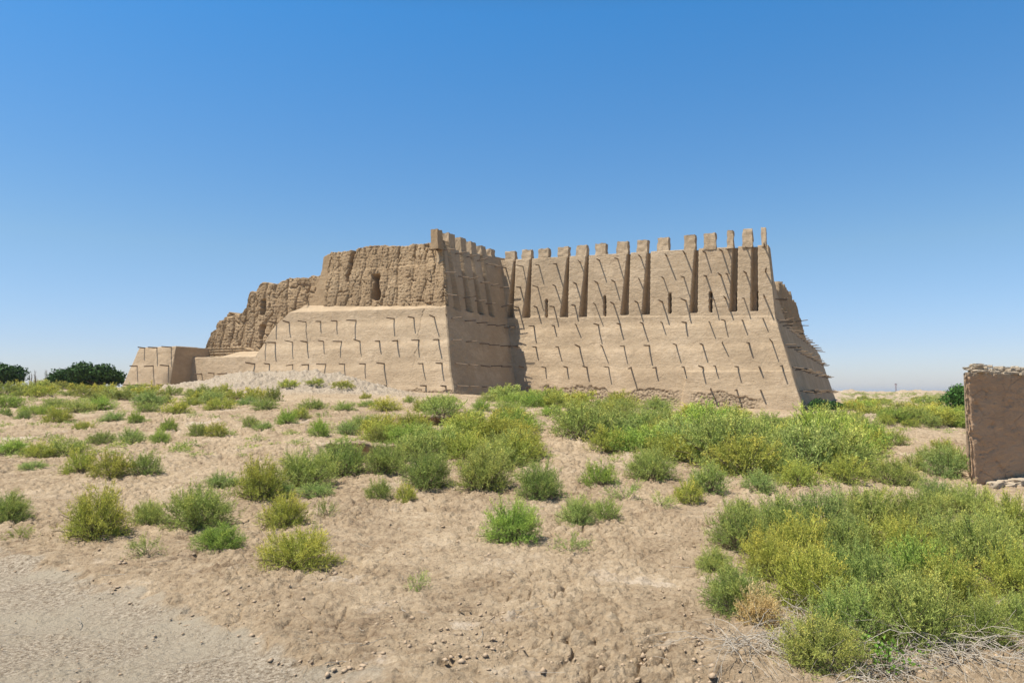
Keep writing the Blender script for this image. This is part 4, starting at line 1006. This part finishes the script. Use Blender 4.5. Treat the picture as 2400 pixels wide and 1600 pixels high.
def bare_tree(px, D, ht, seed, label):
    g = np.random.default_rng(seed); x = (px - 1200) / F * D; z = float(ground_z(x, D)); root = empty("bare_tree", (x, D, z)); tag(root, label, "tree", "thin bare trees on the left skyline")
    tr = []; br = []
    for k in range(3):
        a = g.uniform(-.12, .12, 2); top = np.array([a[0] * ht, a[1] * ht, ht * g.uniform(.75, 1)]); t = np.linspace(0, 1, 6)[:, None]
        pts = t * top + g.normal(0, .02 * ht, (6, 3)) * t; tr.append(tube(pts, np.linspace(.03, .008, 6), 4))
        for j in range(16):
            s = g.uniform(.25, .98); b = s * top; d = unit(np.array([g.normal(0, .5), g.normal(0, .5), 1])); L = ht * g.uniform(.08, .25) * (1.2 - s)
            br.append(tube(np.array([b, b + d * L * .5, b + d * L + [0, 0, .05 * L]]), np.array([.012, .009, .005]), 3))
    v, f = join(tr); mesh_obj("trunk", v, f, M['bark'], root); v, f = join(br); mesh_obj("branches", v, f, M['bark'], root)
bare_tree(73, 66, 1.9, 1, "leftmost thin bare tree on the skyline between the dark trees")
bare_tree(86, 67, 2.0, 2, "middle thin bare tree on the skyline between the dark trees")
bare_tree(113, 66, 2.0, 3, "rightmost thin bare tree on the skyline between the dark trees")

def mast():
    D = 700; x = (2098 - 1200) / F * D; zb = float(ground_z(x, D)); root = empty("radio_mast", (x, D, zb)); tag(root, "thin red and white lattice mast on the right horizon", "mast")
    H = 1.6 + (917 - 898) / F * D - zb; P = []; 
    for a in range(3):
        c = np.array([math.cos(a * 2.09), math.sin(a * 2.09), 0]); P.append(tube(np.array([c * 1.1, c * .5 + [0, 0, H]]), np.array([.14, .12]), 4))
    nb = 14
    for k in range(nb):
        for a in range(3):
            r0 = 1.1 - .6 * k / nb; r1 = 1.1 - .6 * (k + 1) / nb
            P.append(tube(np.array([[r0 * math.cos(a * 2.09), r0 * math.sin(a * 2.09), H * k / nb], [r1 * math.cos((a + 1) * 2.09), r1 * math.sin((a + 1) * 2.09), H * (k + 1) / nb]]), np.array([.09, .09]), 3))
    v, f = join(P); mesh_obj("lattice", v, f, M['steel'], root)
    Q = [tube(np.array([[.8 * math.cos(a), .8 * math.sin(a), H - 2.2], [.8 * math.cos(a), .8 * math.sin(a), H - .3]]), np.array([.25, .25]), 6) for a in (0, 2.1, 4.2)]
    v, f = join(Q); mesh_obj("antennas", v, f, M['steel'], root)
mast()

# low scrub tufts filling the gaps between the bushes
def low_scrub():
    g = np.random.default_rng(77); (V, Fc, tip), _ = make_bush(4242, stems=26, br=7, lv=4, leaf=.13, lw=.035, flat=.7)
    pts = []
    def add(n, x0, x1, y0, y1):
        for _ in range(n): pts.append((g.uniform(x0, x1), g.uniform(y0, y1)))
    add(60, 880, 1280, 955, 1080); add(90, 1400, 2050, 990, 1070); add(60, 1100, 1350, 915, 945); add(60, 1350, 1620, 930, 965); add(60, 1620, 1930, 965, 990); add(90, 0, 900, 925, 1060); add(40, 1980, 2230, 925, 1000); add(110, 0, 430, 888, 925); add(40, 1640, 2000, 1060, 1120); add(230, 1930, 2235, 903, 928)
    VV = []; FF = []; TT = []; k = 0
    for x, y in pts:
        p = ground_hit(x / .98, y / .98); sc_ = g.uniform(.10, .26) * (1 + .010 * p.y); a = g.uniform(0, 6.28); c, s_ = math.cos(a), math.sin(a)
        v = V * [1, 1, g.uniform(.5, 1)] * sc_; v = np.stack([c * v[:, 0] - s_ * v[:, 1], s_ * v[:, 0] + c * v[:, 1], v[:, 2]], -1) + np.array(p)
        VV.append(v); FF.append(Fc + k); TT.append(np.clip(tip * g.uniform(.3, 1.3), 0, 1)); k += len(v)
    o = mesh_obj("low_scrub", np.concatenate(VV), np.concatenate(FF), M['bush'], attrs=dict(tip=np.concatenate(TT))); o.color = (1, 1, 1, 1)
    tag(o, kind="stuff")
low_scrub()

# far hills along the horizon
def hills():
    a = np.radians(np.linspace(-60, 60, 260)); rr = np.linspace(5000, 6600, 14); A, RR = np.meshgrid(a, rr)
    f = np.sin((RR - 5000) / 1600 * math.pi); h = (31 + 4 * fbm(A * 22, RR * 0.0008, 4, 3)) * f ** .7
    V = np.stack([RR * np.sin(A), RR * np.cos(A), -29 + h], -1)
    tag(mesh_obj("hills", V.reshape(-1, 3), grid_faces(14, 260, True), flat_mat("far hills", (0.10, 0.10, 0.09), (0.20, 0.19, 0.16), .004), smooth=True), kind="structure")
hills()

# ------------------------------------------------------------------ haze
def haze():
    bx = 7600; V = []
    for z in (-32.0, 16.5):
        for a, b in ((-1, -1), (1, -1), (1, 1), (-1, 1)): V.append((a * bx, b * bx, z))
    Fq = [(0, 3, 2, 1), (4, 5, 6, 7), (0, 1, 5, 4), (1, 2, 6, 5), (2, 3, 7, 6), (3, 0, 4, 7)]
    m = bpy.data.materials.new("haze"); m.use_nodes = True; t = m.node_tree; t.nodes.clear()
    pv = t.nodes.new("ShaderNodeVolumePrincipled"); pv.inputs["Density"].default_value = 0.00020; pv.inputs["Color"].default_value = (.86, .91, .97, 1); pv.inputs["Anisotropy"].default_value = 0.2
    o_ = t.nodes.new("ShaderNodeOutputMaterial"); t.links.new(pv.outputs[0], o_.inputs["Volume"])
    o = mesh_obj("haze", V, np.array(Fq), m); tag(o, kind="stuff")
haze()
